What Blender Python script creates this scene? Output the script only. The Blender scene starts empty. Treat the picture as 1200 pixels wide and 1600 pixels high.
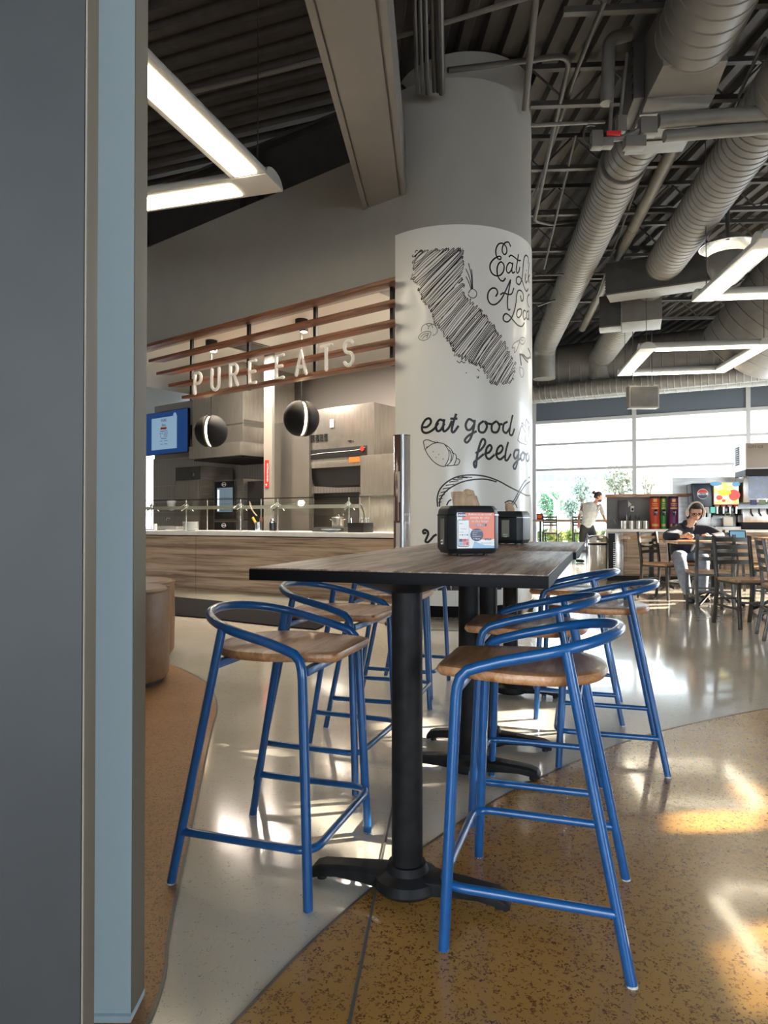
import bpy, bmesh, math, random
from mathutils import Vector, Matrix, Quaternion
PI = math.pi
R = math.radians
random.seed(7)
scn = bpy.context.scene
C = scn.collection

# ------------------------------------------------------------------ camera, world, sun, exposure
CAM_H, F_PX, PITCH = 1.03, 1066.67, R(0.644)
cam_d = bpy.data.cameras.new('camera'); cam = bpy.data.objects.new('camera', cam_d); C.objects.link(cam)
cam_d.sensor_fit = 'VERTICAL'; cam_d.sensor_height = 36; cam_d.lens = 24.0
cam_d.clip_start = .05; cam_d.clip_end = 400
cam.location = (0, 0, CAM_H); cam.rotation_euler = (PI / 2 + PITCH, 0, 0)
scn.camera = cam
world = bpy.data.worlds.new('sky'); scn.world = world; world.use_nodes = True
bgn = world.node_tree.nodes['Background']
bgn.inputs['Color'].default_value = (.80, .90, 1.0, 1)
bgn.inputs['Strength'].default_value = 3.2
SUN_DIR = Vector((-.90, -.22, -.36)).normalized()
sd = bpy.data.lights.new('sun', 'SUN'); sd.energy = 8.5; sd.angle = R(.3); sd.color = (1, .9, .72)
so = bpy.data.objects.new('sun', sd); C.objects.link(so); so.rotation_euler = SUN_DIR.to_track_quat('-Z', 'Y').to_euler(); so.location = (30, 10, 20)
scn.view_settings.view_transform = 'Standard'; scn.view_settings.look = 'None'
scn.view_settings.gamma = 1; scn.view_settings.use_curve_mapping = False
scn.view_settings.exposure = 2.08
cy = scn.cycles
cy.use_denoising = True; cy.max_bounces = 8; cy.diffuse_bounces = 4; cy.glossy_bounces = 4; cy.transparent_max_bounces = 12
cy.sample_clamp_indirect = 6; cy.caustics_reflective = False; cy.caustics_refractive = False

def lamp(name, kind, loc, energy, col=(1, 1, 1), size=.1, rot=None, spot=None, sizey=None):
    d = bpy.data.lights.new(name, kind); d.energy = energy; d.color = col
    o = bpy.data.objects.new(name, d); C.objects.link(o); o.location = loc
    if kind == 'AREA':
        d.size = size
        if sizey: d.shape = 'RECTANGLE'; d.size_y = sizey
    elif kind in ('POINT', 'SPOT'): d.shadow_soft_size = size
    if spot: d.spot_size = spot; d.spot_blend = .6
    if rot: o.rotation_euler = rot
    return o

def portal(name, loc, rot, sx, sy):                       # marks a real opening so daylight through it is sampled well
    o = lamp(name, 'AREA', loc, 1, size=sx, rot=rot, sizey=sy); o.data.cycles.is_portal = True
    return o

# ------------------------------------------------------------------ pixel helpers (real places on real planes)
cp, sp = math.cos(PITCH), math.sin(PITCH)
def ray(px, py):
    a = (px - 600) / F_PX; b = (800 - py) / F_PX
    y = cp - b * sp; z = sp + b * cp
    return a / y, z / y                                   # dx, dz per unit of depth
def AT(px, py, d):
    a, b = ray(px, py); return Vector((a * d, d, CAM_H + b * d))
def ONZ(px, py, z=0.0):
    a, b = ray(px, py); d = (z - CAM_H) / b; return Vector((a * d, d, z))
class Frame:
    def __init__(s, x, y, ang): s.o = Vector((x, y, 0)); s.a = ang; s.u = Vector((math.cos(ang), math.sin(ang), 0)); s.n = Vector((-math.sin(ang), math.cos(ang), 0))
    def w(s, u, n, z): return s.o + s.u * u + s.n * n + Vector((0, 0, z))
    def hit(s, px, py, n):                                # where the sight line meets the vertical plane at offset n
        a, b = ray(px, py); q = s.o + s.n * n
        d = q.dot(s.n) / (a * s.n.x + s.n.y)
        p = Vector((a * d, d, 0)); return (p - s.o).dot(s.u), CAM_H + b * d
K = Frame(.126, 7.46, R(-37.7))                           # the wall over the food counter
CF = Frame(-.65, 8.79, R(-27.9))                          # the food counter
W = Frame(6.43, 22.0, R(-26.9))                           # the far window wall
TA = R(-18.0)                                             # the high tables

# ------------------------------------------------------------------ mesh builder
class MB:
    def __init__(s): s.bm = bmesh.new()
    def _new(s, vs, fs):
        v = [s.bm.verts.new(p) for p in vs]
        for f in fs:
            try: s.bm.faces.new([v[i] for i in f])
            except ValueError: pass
        return v
    def box(s, x0, x1, y0, y1, z0, z1, M=None):
        vs = [Vector(p) for p in ((x0,y0,z0),(x1,y0,z0),(x1,y1,z0),(x0,y1,z0),(x0,y0,z1),(x1,y0,z1),(x1,y1,z1),(x0,y1,z1))]
        if M: vs = [M @ v for v in vs]
        s._new(vs, ((3,2,1,0),(4,5,6,7),(0,1,5,4),(1,2,6,5),(2,3,7,6),(3,0,4,7))); return s
    def cbox(s, c, sz, M=None):
        c = Vector(c); return s.box(c.x-sz[0]/2, c.x+sz[0]/2, c.y-sz[1]/2, c.y+sz[1]/2, c.z-sz[2]/2, c.z+sz[2]/2, M)
    def bar(s, p, q, w, h, up=(0,0,1)):                   # rectangular bar from p to q
        p, q = Vector(p), Vector(q); d = (q - p).normalized(); up = Vector(up)
        if abs(d.dot(up)) > .98: up = Vector((0, 1, 0))
        a = d.cross(up).normalized(); b = a.cross(d)
        vs = [e + a*i*w/2 + b*j*h/2 for e in (p, q) for i, j in ((-1,-1),(1,-1),(1,1),(-1,1))]
        s._new(vs, ((3,2,1,0),(4,5,6,7),(0,1,5,4),(1,2,6,5),(2,3,7,6),(3,0,4,7))); return s
    def tube(s, pts, r, seg=10, closed=False, cap=True):
        pts = [Vector(p) for p in pts]; n = len(pts)
        rs = r if isinstance(r, (list, tuple)) else [r] * n
        T = []
        for i in range(n):
            if closed: t = pts[(i+1) % n] - pts[i-1]
            else: t = pts[min(i+1, n-1)] - pts[max(i-1, 0)]
            T.append(t.normalized() if t.length > 1e-9 else Vector((0,0,1)))
        up = Vector((0,0,1)) if abs(T[0].z) < .9 else Vector((1,0,0))
        a = T[0].cross(up).normalized(); rings = []
        for i in range(n):
            if i: 
                q = T[i-1].rotation_difference(T[i]); a = q @ a
            a = (a - T[i] * a.dot(T[i])).normalized(); b = T[i].cross(a)
            rings.append([s.bm.verts.new(pts[i] + (a*math.cos(2*PI*k/seg) + b*math.sin(2*PI*k/seg)) * rs[i]) for k in range(seg)])
        m = n if closed else n - 1
        for i in range(m):
            A, B = rings[i], rings[(i+1) % n]
            off = 0
            if closed and i == n-1:
                off = min(range(seg), key=lambda o: sum((A[k].co - B[(k+o) % seg].co).length for k in (0, seg//3)))
            for k in range(seg):
                s.bm.faces.new((A[k], A[(k+1) % seg], B[(k+1+off) % seg], B[(k+off) % seg]))
        if cap and not closed:
            s.bm.faces.new(rings[0][::-1]); s.bm.faces.new(rings[-1])
        return s
    def cyl(s, p, q, r, r2=None, seg=20): return s.tube([p, q], [r, r if r2 is None else r2], seg)
    def lathe(s, prof, c=(0,0,0), seg=28, ang=2*PI, a0=0, axis=None, sx=1, sy=1):
        c = Vector(c); full = abs(ang - 2*PI) < 1e-6; n = seg if full else seg + 1; cols = []
        for k in range(n):
            t = a0 + ang * k / seg; col = []
            for r, z in prof:
                v = Vector((r*math.cos(t)*sx, r*math.sin(t)*sy, z))
                if axis: v = axis @ v
                col.append(s.bm.verts.new(c + v))
            cols.append(col)
        for k in range(seg):
            A, B = cols[k], cols[(k+1) % n]
            for i in range(len(prof)-1):
                try: s.bm.faces.new((A[i], B[i], B[i+1], A[i+1]))
                except ValueError: pass
        s.weld = True
        return s
    def ball(s, c, r, seg=16, rings=10, sc=(1,1,1), M=None):
        c = Vector(c); vs = []; 
        for i in range(rings+1):
            th = PI*i/rings
            for k in range(seg):
                ph = 2*PI*k/seg; v = Vector((math.sin(th)*math.cos(ph)*sc[0], math.sin(th)*math.sin(ph)*sc[1], math.cos(th)*sc[2])) * r
                if M: v = M @ v
                vs.append(c + v)
        fs = [(i*seg+k, (i+1)*seg+k, (i+1)*seg+(k+1)%seg, i*seg+(k+1)%seg) for i in range(rings) for k in range(seg)]
        s._new(vs, fs); s.weld = True; return s
    def prism(s, poly, z0, z1, M=None):                   # poly: list of (x, y)
        n = len(poly); vs = [Vector((x, y, z0)) for x, y in poly] + [Vector((x, y, z1)) for x, y in poly]
        if M: vs = [M @ v for v in vs]
        s._new(vs, [tuple(range(n))[::-1], tuple(range(n, 2*n))] + [(i, (i+1)%n, n+(i+1)%n, n+i) for i in range(n)]); return s
    def poly(s, pts): s._new([Vector(p) for p in pts], [tuple(range(len(pts)))]); return s
    def text(s, txt, size, M, ext=.001, align='CENTER', bold=0):
        cu = bpy.data.curves.new('t', 'FONT'); cu.body = txt; cu.size = size; cu.extrude = ext; cu.align_x = align; cu.offset = bold; cu.resolution_u = 2
        o = bpy.data.objects.new('t', cu); C.objects.link(o)
        dg = bpy.context.evaluated_depsgraph_get(); me = bpy.data.meshes.new_from_object(o.evaluated_get(dg))
        s._new([M @ v.co for v in me.vertices], [tuple(p.vertices) for p in me.polygons])
        bpy.data.objects.remove(o); bpy.data.meshes.remove(me); bpy.data.curves.remove(cu); return s
    def build(s, name, m, parent=None, bevel=0, sharp=35, loc=None, rz=0, smooth=True, seg=2):
        if getattr(s, 'weld', False): bmesh.ops.remove_doubles(s.bm, verts=s.bm.verts, dist=1e-6)
        bmesh.ops.recalc_face_normals(s.bm, faces=s.bm.faces)
        if bevel:
            es = [e for e in s.bm.edges if len(e.link_faces) == 2 and e.calc_face_angle(0) > R(30)]
            bmesh.ops.bevel(s.bm, geom=es, offset=bevel, segments=seg, profile=.6, affect='EDGES', clamp_overlap=True)
        me = bpy.data.meshes.new(name); s.bm.to_mesh(me); s.bm.free()
        if smooth:
            me.shade_smooth(); me.set_sharp_from_angle(angle=R(sharp))
        o = bpy.data.objects.new(name, me); C.objects.link(o); me.materials.append(m)
        if parent: o.parent = parent
        if loc is not None: o.location = loc
        o.rotation_euler.z = rz
        return o

def tag(o, label=None, cat=None, group=None, kind=None):
    if label: o['label'] = label
    if cat: o['category'] = cat
    if group: o['group'] = group
    if kind: o['kind'] = kind
    return o
def thing(name, label, cat, loc=(0,0,0), rz=0, group=None, rot=None):
    o = bpy.data.objects.new(name, None); C.objects.link(o); o.location = loc; o.rotation_euler = rot or (0, 0, rz); o.empty_display_size = .1
    return tag(o, label, cat, group)
def struct(o): o['kind'] = 'structure'; return o
KIDS = {}
def copy_tree(o, parent=None):
    c = o.copy(); C.objects.link(c); c.parent = parent
    for ch in [x for x in bpy.data.objects if x.parent == o]: copy_tree(ch, c)
    return c
def place(proto, loc, rz, label, first=False, group=None):
    o = proto if first else copy_tree(proto)
    o.location = loc; o.rotation_euler.z = rz; o['label'] = label
    if group: o['group'] = group
    return o
def catmull(pts, n=6, closed=False):
    P = [Vector(p) for p in pts]; out = []; m = len(P)
    for i in range(m if closed else m-1):
        g = (lambda k: P[k % m]) if closed else (lambda k: P[max(0, min(m-1, k))])
        p0, p1, p2, p3 = g(i-1), g(i), g(i+1), g(i+2)
        for k in range(n):
            t = k/n; out.append(.5*((2*p1) + (p2-p0)*t + (2*p0-5*p1+4*p2-p3)*t*t + (3*p1-p0-3*p2+p3)*t**3))
    if not closed: out.append(P[-1])
    return out
def fillet(pts, rads, n=6):                               # polyline with rounded corners
    P = [Vector(p) for p in pts]; out = [P[0]]
    for i in range(1, len(P)-1):
        r = rads[i-1] if isinstance(rads, (list, tuple)) else rads
        a, b = (P[i-1]-P[i]).normalized(), (P[i+1]-P[i]).normalized()
        th = a.angle(b); d = min(r/math.tan(th/2), (P[i-1]-P[i]).length*.48, (P[i+1]-P[i]).length*.48)
        s, e = P[i]+a*d, P[i]+b*d
        for k in range(n+1):
            t = k/n; out.append(s*(1-t)**2 + P[i]*2*t*(1-t) + e*t*t)
    out.append(P[-1]); return out

# ------------------------------------------------------------------ materials
def mat(name, col, rough=.5, metal=0, coat=0, emit=None, es=0, spec=.5, alpha=1, trans=0):
    m = bpy.data.materials.new(name); m.use_nodes = True; b = m.node_tree.nodes['Principled BSDF']
    b.inputs['Base Color'].default_value = (*col, 1); b.inputs['Roughness'].default_value = rough; b.inputs['Metallic'].default_value = metal
    b.inputs['Coat Weight'].default_value = coat; b.inputs['Coat Roughness'].default_value = .08; b.inputs['Specular IOR Level'].default_value = spec
    if emit: b.inputs['Emission Color'].default_value = (*emit, 1); b.inputs['Emission Strength'].default_value = es
    if trans: b.inputs['Transmission Weight'].default_value = trans
    return m
def nt(m): return m.node_tree.nodes, m.node_tree.links, m.node_tree.nodes['Principled BSDF']
def ramp(N, stops, interp='LINEAR'):
    r = N.new('ShaderNodeValToRGB'); r.color_ramp.interpolation = interp
    e = r.color_ramp.elements
    e[0].position, e[0].color = stops[0][0], (*stops[0][1], 1); e[1].position, e[1].color = stops[-1][0], (*stops[-1][1], 1)
    for p, c in stops[1:-1]:
        x = e.new(p); x.color = (*c, 1)
    return r
def coords(N, L, scale=(1,1,1), rot=(0,0,0), kind='Object'):
    t = N.new('ShaderNodeTexCoord'); mp = N.new('ShaderNodeMapping'); L.new(t.outputs[kind], mp.inputs['Vector'])
    mp.inputs['Scale'].default_value = scale; mp.inputs['Rotation'].default_value = rot; return mp.outputs['Vector']
def noise_mat(name, c1, c2, scale=8, rough=.5, vec=(1,1,1), bump=0, metal=0, coat=0, detail=4, rot=(0,0,0), lo=.35, hi=.65, bscale=None):
    m = mat(name, c1, rough, metal, coat); N, L, b = nt(m); v = coords(N, L, vec, rot)
    n = N.new('ShaderNodeTexNoise'); n.inputs['Scale'].default_value = scale; n.inputs['Detail'].default_value = detail; L.new(v, n.inputs['Vector'])
    r = ramp(N, [(lo, c1), (hi, c2)]); L.new(n.outputs['Fac'], r.inputs['Fac']); L.new(r.outputs['Color'], b.inputs['Base Color'])
    if bump:
        bp = N.new('ShaderNodeBump'); bp.inputs['Strength'].default_value = bump; bp.inputs['Distance'].default_value = .01
        if bscale:
            n2 = N.new('ShaderNodeTexNoise'); n2.inputs['Scale'].default_value = bscale; L.new(v, n2.inputs['Vector']); L.new(n2.outputs['Fac'], bp.inputs['Height'])
        else: L.new(n.outputs['Fac'], bp.inputs['Height'])
        L.new(bp.outputs['Normal'], b.inputs['Normal'])
    return m
def wood_mat(name, cols, scale=3, stretch=(1, 9, 9), rough=.4, coat=0, dist=3, rot=(0,0,0), bump=.05):
    m = mat(name, cols[0], rough, 0, coat); N, L, b = nt(m); v = coords(N, L, stretch, rot)
    n0 = N.new('ShaderNodeTexNoise'); n0.inputs['Scale'].default_value = scale*.5; n0.inputs['Detail'].default_value = 3; L.new(v, n0.inputs['Vector'])
    w = N.new('ShaderNodeTexNoise'); w.inputs['Scale'].default_value = scale; w.inputs['Detail'].default_value = 8; w.inputs['Distortion'].default_value = dist*.3; w.inputs['Roughness'].default_value = .65; L.new(v, w.inputs['Vector'])
    mx = N.new('ShaderNodeMath'); mx.operation = 'ADD'; mx.inputs[1].default_value = 0
    ms = N.new('ShaderNodeMath'); ms.operation = 'MULTIPLY'; ms.inputs[1].default_value = .5
    L.new(w.outputs['Fac'], mx.inputs[0]); L.new(n0.outputs['Fac'], mx.inputs[1]); L.new(mx.outputs[0], ms.inputs[0])
    k = len(cols); r = ramp(N, [(.42 + .16*i/(k-1), c) for i, c in enumerate(cols)]); L.new(ms.outputs[0], r.inputs['Fac']); L.new(r.outputs['Color'], b.inputs['Base Color'])
    bp = N.new('ShaderNodeBump'); bp.inputs['Strength'].default_value = bump; bp.inputs['Distance'].default_value = .003; L.new(w.outputs['Fac'], bp.inputs['Height']); L.new(bp.outputs['Normal'], b.inputs['Normal'])
    return m
def terrazzo(name, base, base2, chips, density, rough, cscale=90, coat=.6, chip2=None):
    m = mat(name, base, rough, 0, coat); N, L, b = nt(m); v = coords(N, L)
    n = N.new('ShaderNodeTexNoise'); n.inputs['Scale'].default_value = 2.2; n.inputs['Detail'].default_value = 6; L.new(v, n.inputs['Vector'])
    r0 = ramp(N, [(.3, base), (.7, base2)]); L.new(n.outputs['Fac'], r0.inputs['Fac'])
    nd = N.new('ShaderNodeTexNoise'); nd.inputs['Scale'].default_value = cscale*1.1; nd.inputs['Detail'].default_value = 2; L.new(v, nd.inputs['Vector'])
    ad = N.new('ShaderNodeMixRGB'); ad.blend_type = 'LINEAR_LIGHT'; ad.inputs['Fac'].default_value = .018; L.new(v, ad.inputs[1]); L.new(nd.outputs['Color'], ad.inputs[2])
    vo = N.new('ShaderNodeTexVoronoi'); vo.inputs['Scale'].default_value = cscale; L.new(ad.outputs['Color'], vo.inputs['Vector'])
    vr = N.new('ShaderNodeSeparateColor'); L.new(vo.outputs['Color'], vr.inputs['Color'])
    lt = N.new('ShaderNodeMath'); lt.operation = 'LESS_THAN'; lt.inputs[1].default_value = density; L.new(vr.outputs[0], lt.inputs[0])
    l2 = N.new('ShaderNodeMath'); l2.operation = 'LESS_THAN'; l2.inputs[1].default_value = .42; L.new(vo.outputs['Distance'], l2.inputs[0])
    mu = N.new('ShaderNodeMath'); mu.operation = 'MULTIPLY'; L.new(lt.outputs[0], mu.inputs[0]); L.new(l2.outputs[0], mu.inputs[1])
    mx = N.new('ShaderNodeMixRGB'); L.new(mu.outputs[0], mx.inputs['Fac']); L.new(r0.outputs['Color'], mx.inputs[1])
    rc = ramp(N, [(0, chips), (1, chip2 or chips)]); L.new(vr.outputs[1], rc.inputs['Fac']); L.new(rc.outputs['Color'], mx.inputs[2])
    L.new(mx.outputs['Color'], b.inputs['Base Color'])
    nb = N.new('ShaderNodeTexNoise'); nb.inputs['Scale'].default_value = 5; nb.inputs['Detail'].default_value = 3; L.new(v, nb.inputs['Vector'])
    bp = N.new('ShaderNodeBump'); bp.inputs['Strength'].default_value = .05; bp.inputs['Distance'].default_value = .01; L.new(nb.outputs['Fac'], bp.inputs['Height']); L.new(bp.outputs['Normal'], b.inputs['Normal']); L.new(bp.outputs['Normal'], b.inputs['Coat Normal'])
    return m
def thin_glass(name, tint=(.95,.97,.97), gloss=.12, rough=.02):
    m = bpy.data.materials.new(name); m.use_nodes = True; N, L = m.node_tree.nodes, m.node_tree.links
    for x in list(N): N.remove(x)
    o = N.new('ShaderNodeOutputMaterial'); t = N.new('ShaderNodeBsdfTransparent'); g = N.new('ShaderNodeBsdfGlossy'); mx = N.new('ShaderNodeMixShader'); f = N.new('ShaderNodeFresnel')
    t.inputs['Color'].default_value = (*tint, 1); g.inputs['Roughness'].default_value = rough; f.inputs['IOR'].default_value = 1.3 + gloss
    L.new(f.outputs[0], mx.inputs[0]); L.new(t.outputs[0], mx.inputs[1]); L.new(g.outputs[0], mx.inputs[2]); L.new(mx.outputs[0], o.inputs['Surface']); return m

M = {}
M['cream'] = terrazzo('cream_terrazzo', (.66,.61,.52), (.74,.69,.60), (.30,.25,.19), .13, .14, 130, .75, (.72,.69,.62))
M['ochre'] = terrazzo('ochre_terrazzo', (.40,.205,.048), (.48,.26,.075), (.12,.05,.015), .62, .25, 88, .5, (.27,.125,.035))
M['ochre_left'] = terrazzo('brown_terrazzo', (.36,.17,.055), (.43,.22,.08), (.12,.05,.018), .6, .5, 110, .12, (.24,.12,.05))
M['grey_terrazzo'] = terrazzo('grey_terrazzo', (.20,.20,.18), (.26,.26,.23), (.07,.07,.065), .4, .25, 60, .4, (.4,.4,.37))
M['joint'] = mat('joint_strip', (.10,.10,.10), .4)
M['mat'] = noise_mat('black_mat', (.006,.006,.008), (.016,.016,.018), 120, .95); M['mat'].node_tree.nodes['Principled BSDF'].inputs['Specular IOR Level'].default_value = .05
M['fascia'] = noise_mat('grey_paint', (.33,.325,.30), (.35,.34,.315), 3, .55)
M['beam'] = noise_mat('beam_paint', (.21,.20,.19), (.23,.215,.20), 4, .45)
M['deck'] = noise_mat('dark_deck', (.045,.041,.038), (.062,.056,.052), 5, .6)
M['steel_dark'] = noise_mat('dark_steelwork', (.045,.043,.041), (.06,.057,.054), 6, .5)
M['duct'] = noise_mat('duct_paint', (.14,.133,.122), (.17,.162,.148), 5, .45)
M['wrap'] = mat('white_vinyl', (.80,.80,.77), .32, coat=.2)
M['ink'] = mat('black_ink', (.012,.012,.012), .4)
M['ink_grey'] = mat('grey_ink', (.16,.16,.16), .5)
M['white_paint'] = mat('white_paint', (.72,.70,.66), .6)
M['kitchen_wall'] = mat('kitchen_wall_paint', (.50,.47,.44), .6)
M['walnut'] = wood_mat('red_brown_slat_wood', [(.10,.035,.018), (.17,.065,.032), (.24,.10,.05)], 3, (1, 14, 14), .45)
M['counter_wood'] = wood_mat('grey_brown_laminate', [(.19,.13,.09), (.37,.27,.20), (.50,.385,.295)], 1.1, (.8, 4, 24), .45, dist=5)
M['quartz'] = noise_mat('white_quartz', (.72,.72,.72), (.82,.82,.82), 6, .25)
M['black_metal'] = mat('black_metal', (.012,.012,.013), .5, spec=.3)
M['black_cast'] = noise_mat('black_cast_iron', (.012,.012,.013), (.020,.020,.021), 30, .5, bump=.1); M['black_cast'].node_tree.nodes['Principled BSDF'].inputs['Specular IOR Level'].default_value = .15
M['black_edge'] = mat('black_edge', (.006,.006,.007), .55, spec=.1)
M['table_top'] = wood_mat('table_laminate', [(.11,.066,.044), (.25,.165,.115), (.37,.265,.195)], 2.6, (24, 1.5, 9), .42, coat=0, dist=5); M['table_top'].node_tree.nodes['Principled BSDF'].inputs['Specular IOR Level'].default_value = .35
M['blue'] = noise_mat('blue_powder_coat', (.006,.08,.255), (.008,.092,.28), 40, .33, coat=.35)
M['seat_wood'] = wood_mat('stool_seat_wood', [(.27,.115,.045), (.47,.23,.10), (.60,.33,.165)], 2.4, (9, 1.4, 6), .42, coat=.12, dist=5)
M['steel'] = noise_mat('brushed_steel', (.50,.47,.42), (.60,.57,.52), 3, .24, (12, 12, 1), metal=.85)
M['steel_soft'] = noise_mat('dull_steel', (.36,.35,.33), (.46,.45,.43), 3, .36, (1, 1, 10), metal=1)
M['chrome'] = mat('chrome', (.75,.75,.75), .12, 1)
M['alu'] = mat('aluminium_frame', (.48,.48,.48), .4, .1)
M['glass'] = thin_glass('window_glass')
M['guard_glass'] = thin_glass('guard_glass', (.86,.92,.90), .25)
M['spandrel'] = mat('spandrel_panel', (.11,.13,.155), .3)
M['lit'] = mat('lit_diffuser', (1,1,1), .4, emit=(1,.86,.62), es=4.2)
M['fixture'] = mat('fixture_shell', (.50,.50,.48), .4, .05)
M['post_blue'] = mat('pale_blue_paint', (.62,.79,.86), .35, coat=.3)
M['post_tan'] = mat('tan_edge', (.22,.20,.16), .6, spec=.2)
M['post_grey'] = noise_mat('slate_grey_panel', (.026,.029,.030), (.033,.036,.037), 5, .6)
M['leather'] = noise_mat('tan_leather', (.20,.105,.048), (.24,.13,.062), 20, .5, bump=.1)
M['pale_grey_trim'] = mat('pale_trim', (.55,.55,.53), .4)
M['kraft'] = noise_mat('kraft_paper', (.42,.28,.17), (.50,.35,.22), 30, .8)
M['plastic'] = mat('black_plastic', (.014,.015,.017), .45, spec=.35)
M['smoke'] = mat('smoked_panel', (.26,.25,.20), .15, coat=.5)
M['orange'] = mat('orange_print', (.75,.13,.035), .3)
M['white'] = mat('white_print', (.85,.85,.85), .35)
M['navy'] = mat('navy_print', (.02,.035,.10), .35)
M['ltblue'] = mat('light_blue_print', (.30,.50,.70), .35)
M['pink'] = mat('pink_print', (.70,.25,.30), .4)
M['red'] = mat('red_print', (.62,.03,.03), .35)
M['cyan_screen'] = mat('lit_screen', (.1,.2,.3), .3, emit=(.18,.38,.55), es=.15)
M['screen_blue'] = mat('menu_screen_blue', (.01,.03,.10), .25, emit=(.012,.055,.20), es=.16)
M['screen_pale'] = mat('menu_screen_pale', (.1,.15,.2), .25, emit=(.22,.34,.46), es=.22)
M['cafe_metal'] = noise_mat('dark_pewter_metal', (.055,.05,.044), (.085,.078,.07), 12, .35, metal=.5)
M['cafe_wood'] = wood_mat('cafe_wood', [(.30,.15,.065), (.44,.25,.12), (.54,.33,.17)], 3, (1, 7, 7), .35, coat=.3)
M['skin'] = noise_mat('skin', (.58,.34,.25), (.62,.38,.28), 12, .5)
M['skin_tan'] = noise_mat('tan_skin', (.36,.17,.105), (.40,.19,.12), 12, .5)
M['hair'] = noise_mat('dark_hair', (.012,.008,.007), (.03,.02,.016), 60, .5)
M['hoodie'] = noise_mat('navy_cotton', (.012,.014,.028), (.02,.022,.04), 30, .85, bump=.3, bscale=14)
M['pants'] = noise_mat('grey_blue_sweatpants', (.20,.235,.31), (.28,.32,.40), 20, .85, bump=.3, bscale=12)
M['grey_shirt'] = noise_mat('grey_shirt_cotton', (.33,.35,.37), (.42,.44,.46), 14, .8, bump=.4, bscale=10)
M['black_pants'] = noise_mat('black_trousers', (.012,.013,.02), (.02,.02,.03), 14, .8)
M['black_gloss'] = mat('black_gloss', (.01,.01,.012), .15)
M['cream_plastic'] = mat('cream_plastic', (.62,.56,.48), .35)
M['tile'] = mat('grey_tile', (.30,.28,.25), .35)
# ================================================================== THE SETTING
ZC = 6.5                                                  # underside of the roof deck
def ribbon(mb, pts, w, z):
    P = [Vector((p[0], p[1], z)) for p in pts]
    vs = []
    for i in range(len(P)):
        d = (P[min(i+1, len(P)-1)]-P[max(i-1, 0)]).normalized(); a = Vector((-d.y, d.x, 0))*w/2; vs += [P[i]-a, P[i]+a]
    mb._new(vs, [(2*i, 2*i+2, 2*i+3, 2*i+1) for i in range(len(P)-1)])
def smooth_line(P, k=6):
    P = [Vector(p) for p in P]
    for _ in range(k): P = [P[0]] + [(P[i-1]+P[i]*2+P[i+1])/4 for i in range(1, len(P)-1)] + [P[-1]]
    return P
fl = struct(MB().box(-9, 14, -6, 31, -.1, 0).build('floor', M['cream'], smooth=False))
lineA = [ONZ(*p) for p in ((368,1598),(476,1483),(576,1393),(668,1320),(798,1237),(947,1171),(1035,1142),(1200,1107),(1330,1092),(1600,1074))]
lineA = catmull([(-.475,-2,0),(-.475,.8,0),(-.425,1.15,0)] + [tuple(p) for p in lineA], 8); lineA = smooth_line(lineA)
mb = MB(); pl = [(p.x, p.y, .002) for p in lineA] + [(11.8, lineA[-1].y+.3, .002), (11.8, -4.8, .002), (-.475, -4.8, .002)]; mb.poly(pl)
mb.build('inlay', M['ochre'], fl, smooth=False)
lineB = [ONZ(*p) for p in ((236,1596),(260,1484),(266,1450),(280,1380),(299,1294),(330,1144),(340,1107),(330,1074),(313,1061),(279,1043),(255,1038),(225,1033),(170,1030),(60,1034))]
lineB = catmull([(-.50,-2,0),(-.49,.6,0)] + [tuple(p) for p in lineB], 8); lineB = smooth_line(lineB)
mb = MB(); pl = [(p.x, p.y, .002) for p in lineB] + [(-7.9, lineB[-1].y, .002), (-7.9, -4.8, .002), (-.50, -4.8, .002)]; mb.poly(pl)
mb.build('inlay', M['ochre_left'], fl, smooth=False)
mb = MB(); ribbon(mb, lineA[2:], .008, .003); ribbon(mb, lineB[2:], .008, .003)
ribbon(mb, [(-.35,-1.5),(-.072,1.395),(.0105,2.25),(.32,5.45),(.41,6.36)], .007, .0035)
for x0,y0,x1,y1 in ((-5,9.0,11.5,4.5),(2.6,6.5,11.5,13.8),(1.5,12,11.5,10.2),(1.9,5.6,4.5,19)): ribbon(mb, [(x0,y0),(x1,y1)], .005, .0025)
mb.build('divider_strip', M['joint'], fl, smooth=False)
# speckled grey border in front of the counter and round the column
strip = [ONZ(*p) for p in ((150,921),(264,933),(420,948),(517,958),(600,975),(672,985),(720,986))] + [Vector((1.9,6.55,0)),Vector((2.4,7.4,0)),Vector((2.3,8.6,0)),Vector((1.6,9.6,0)),Vector((0,10,0)),Vector((-4.3,11.2,0))]
MB().poly([(p.x,p.y,.004) for p in strip]).build('border', M['grey_terrazzo'], fl, smooth=False)
matp = [ONZ(*p) for p in ((140,921),(200,927),(264,933),(420,948),(517,958),(505,980),(493,985),(430,979),(374,973),(325,967),(264,962),(200,956),(140,950))]
o = MB().prism([(p.x,p.y) for p in matp][::-1], .004, .014).build('floor_mat', M['mat'], smooth=False)
tag(o, 'long black floor mat lying along the front of the food counter', 'mat')

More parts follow.
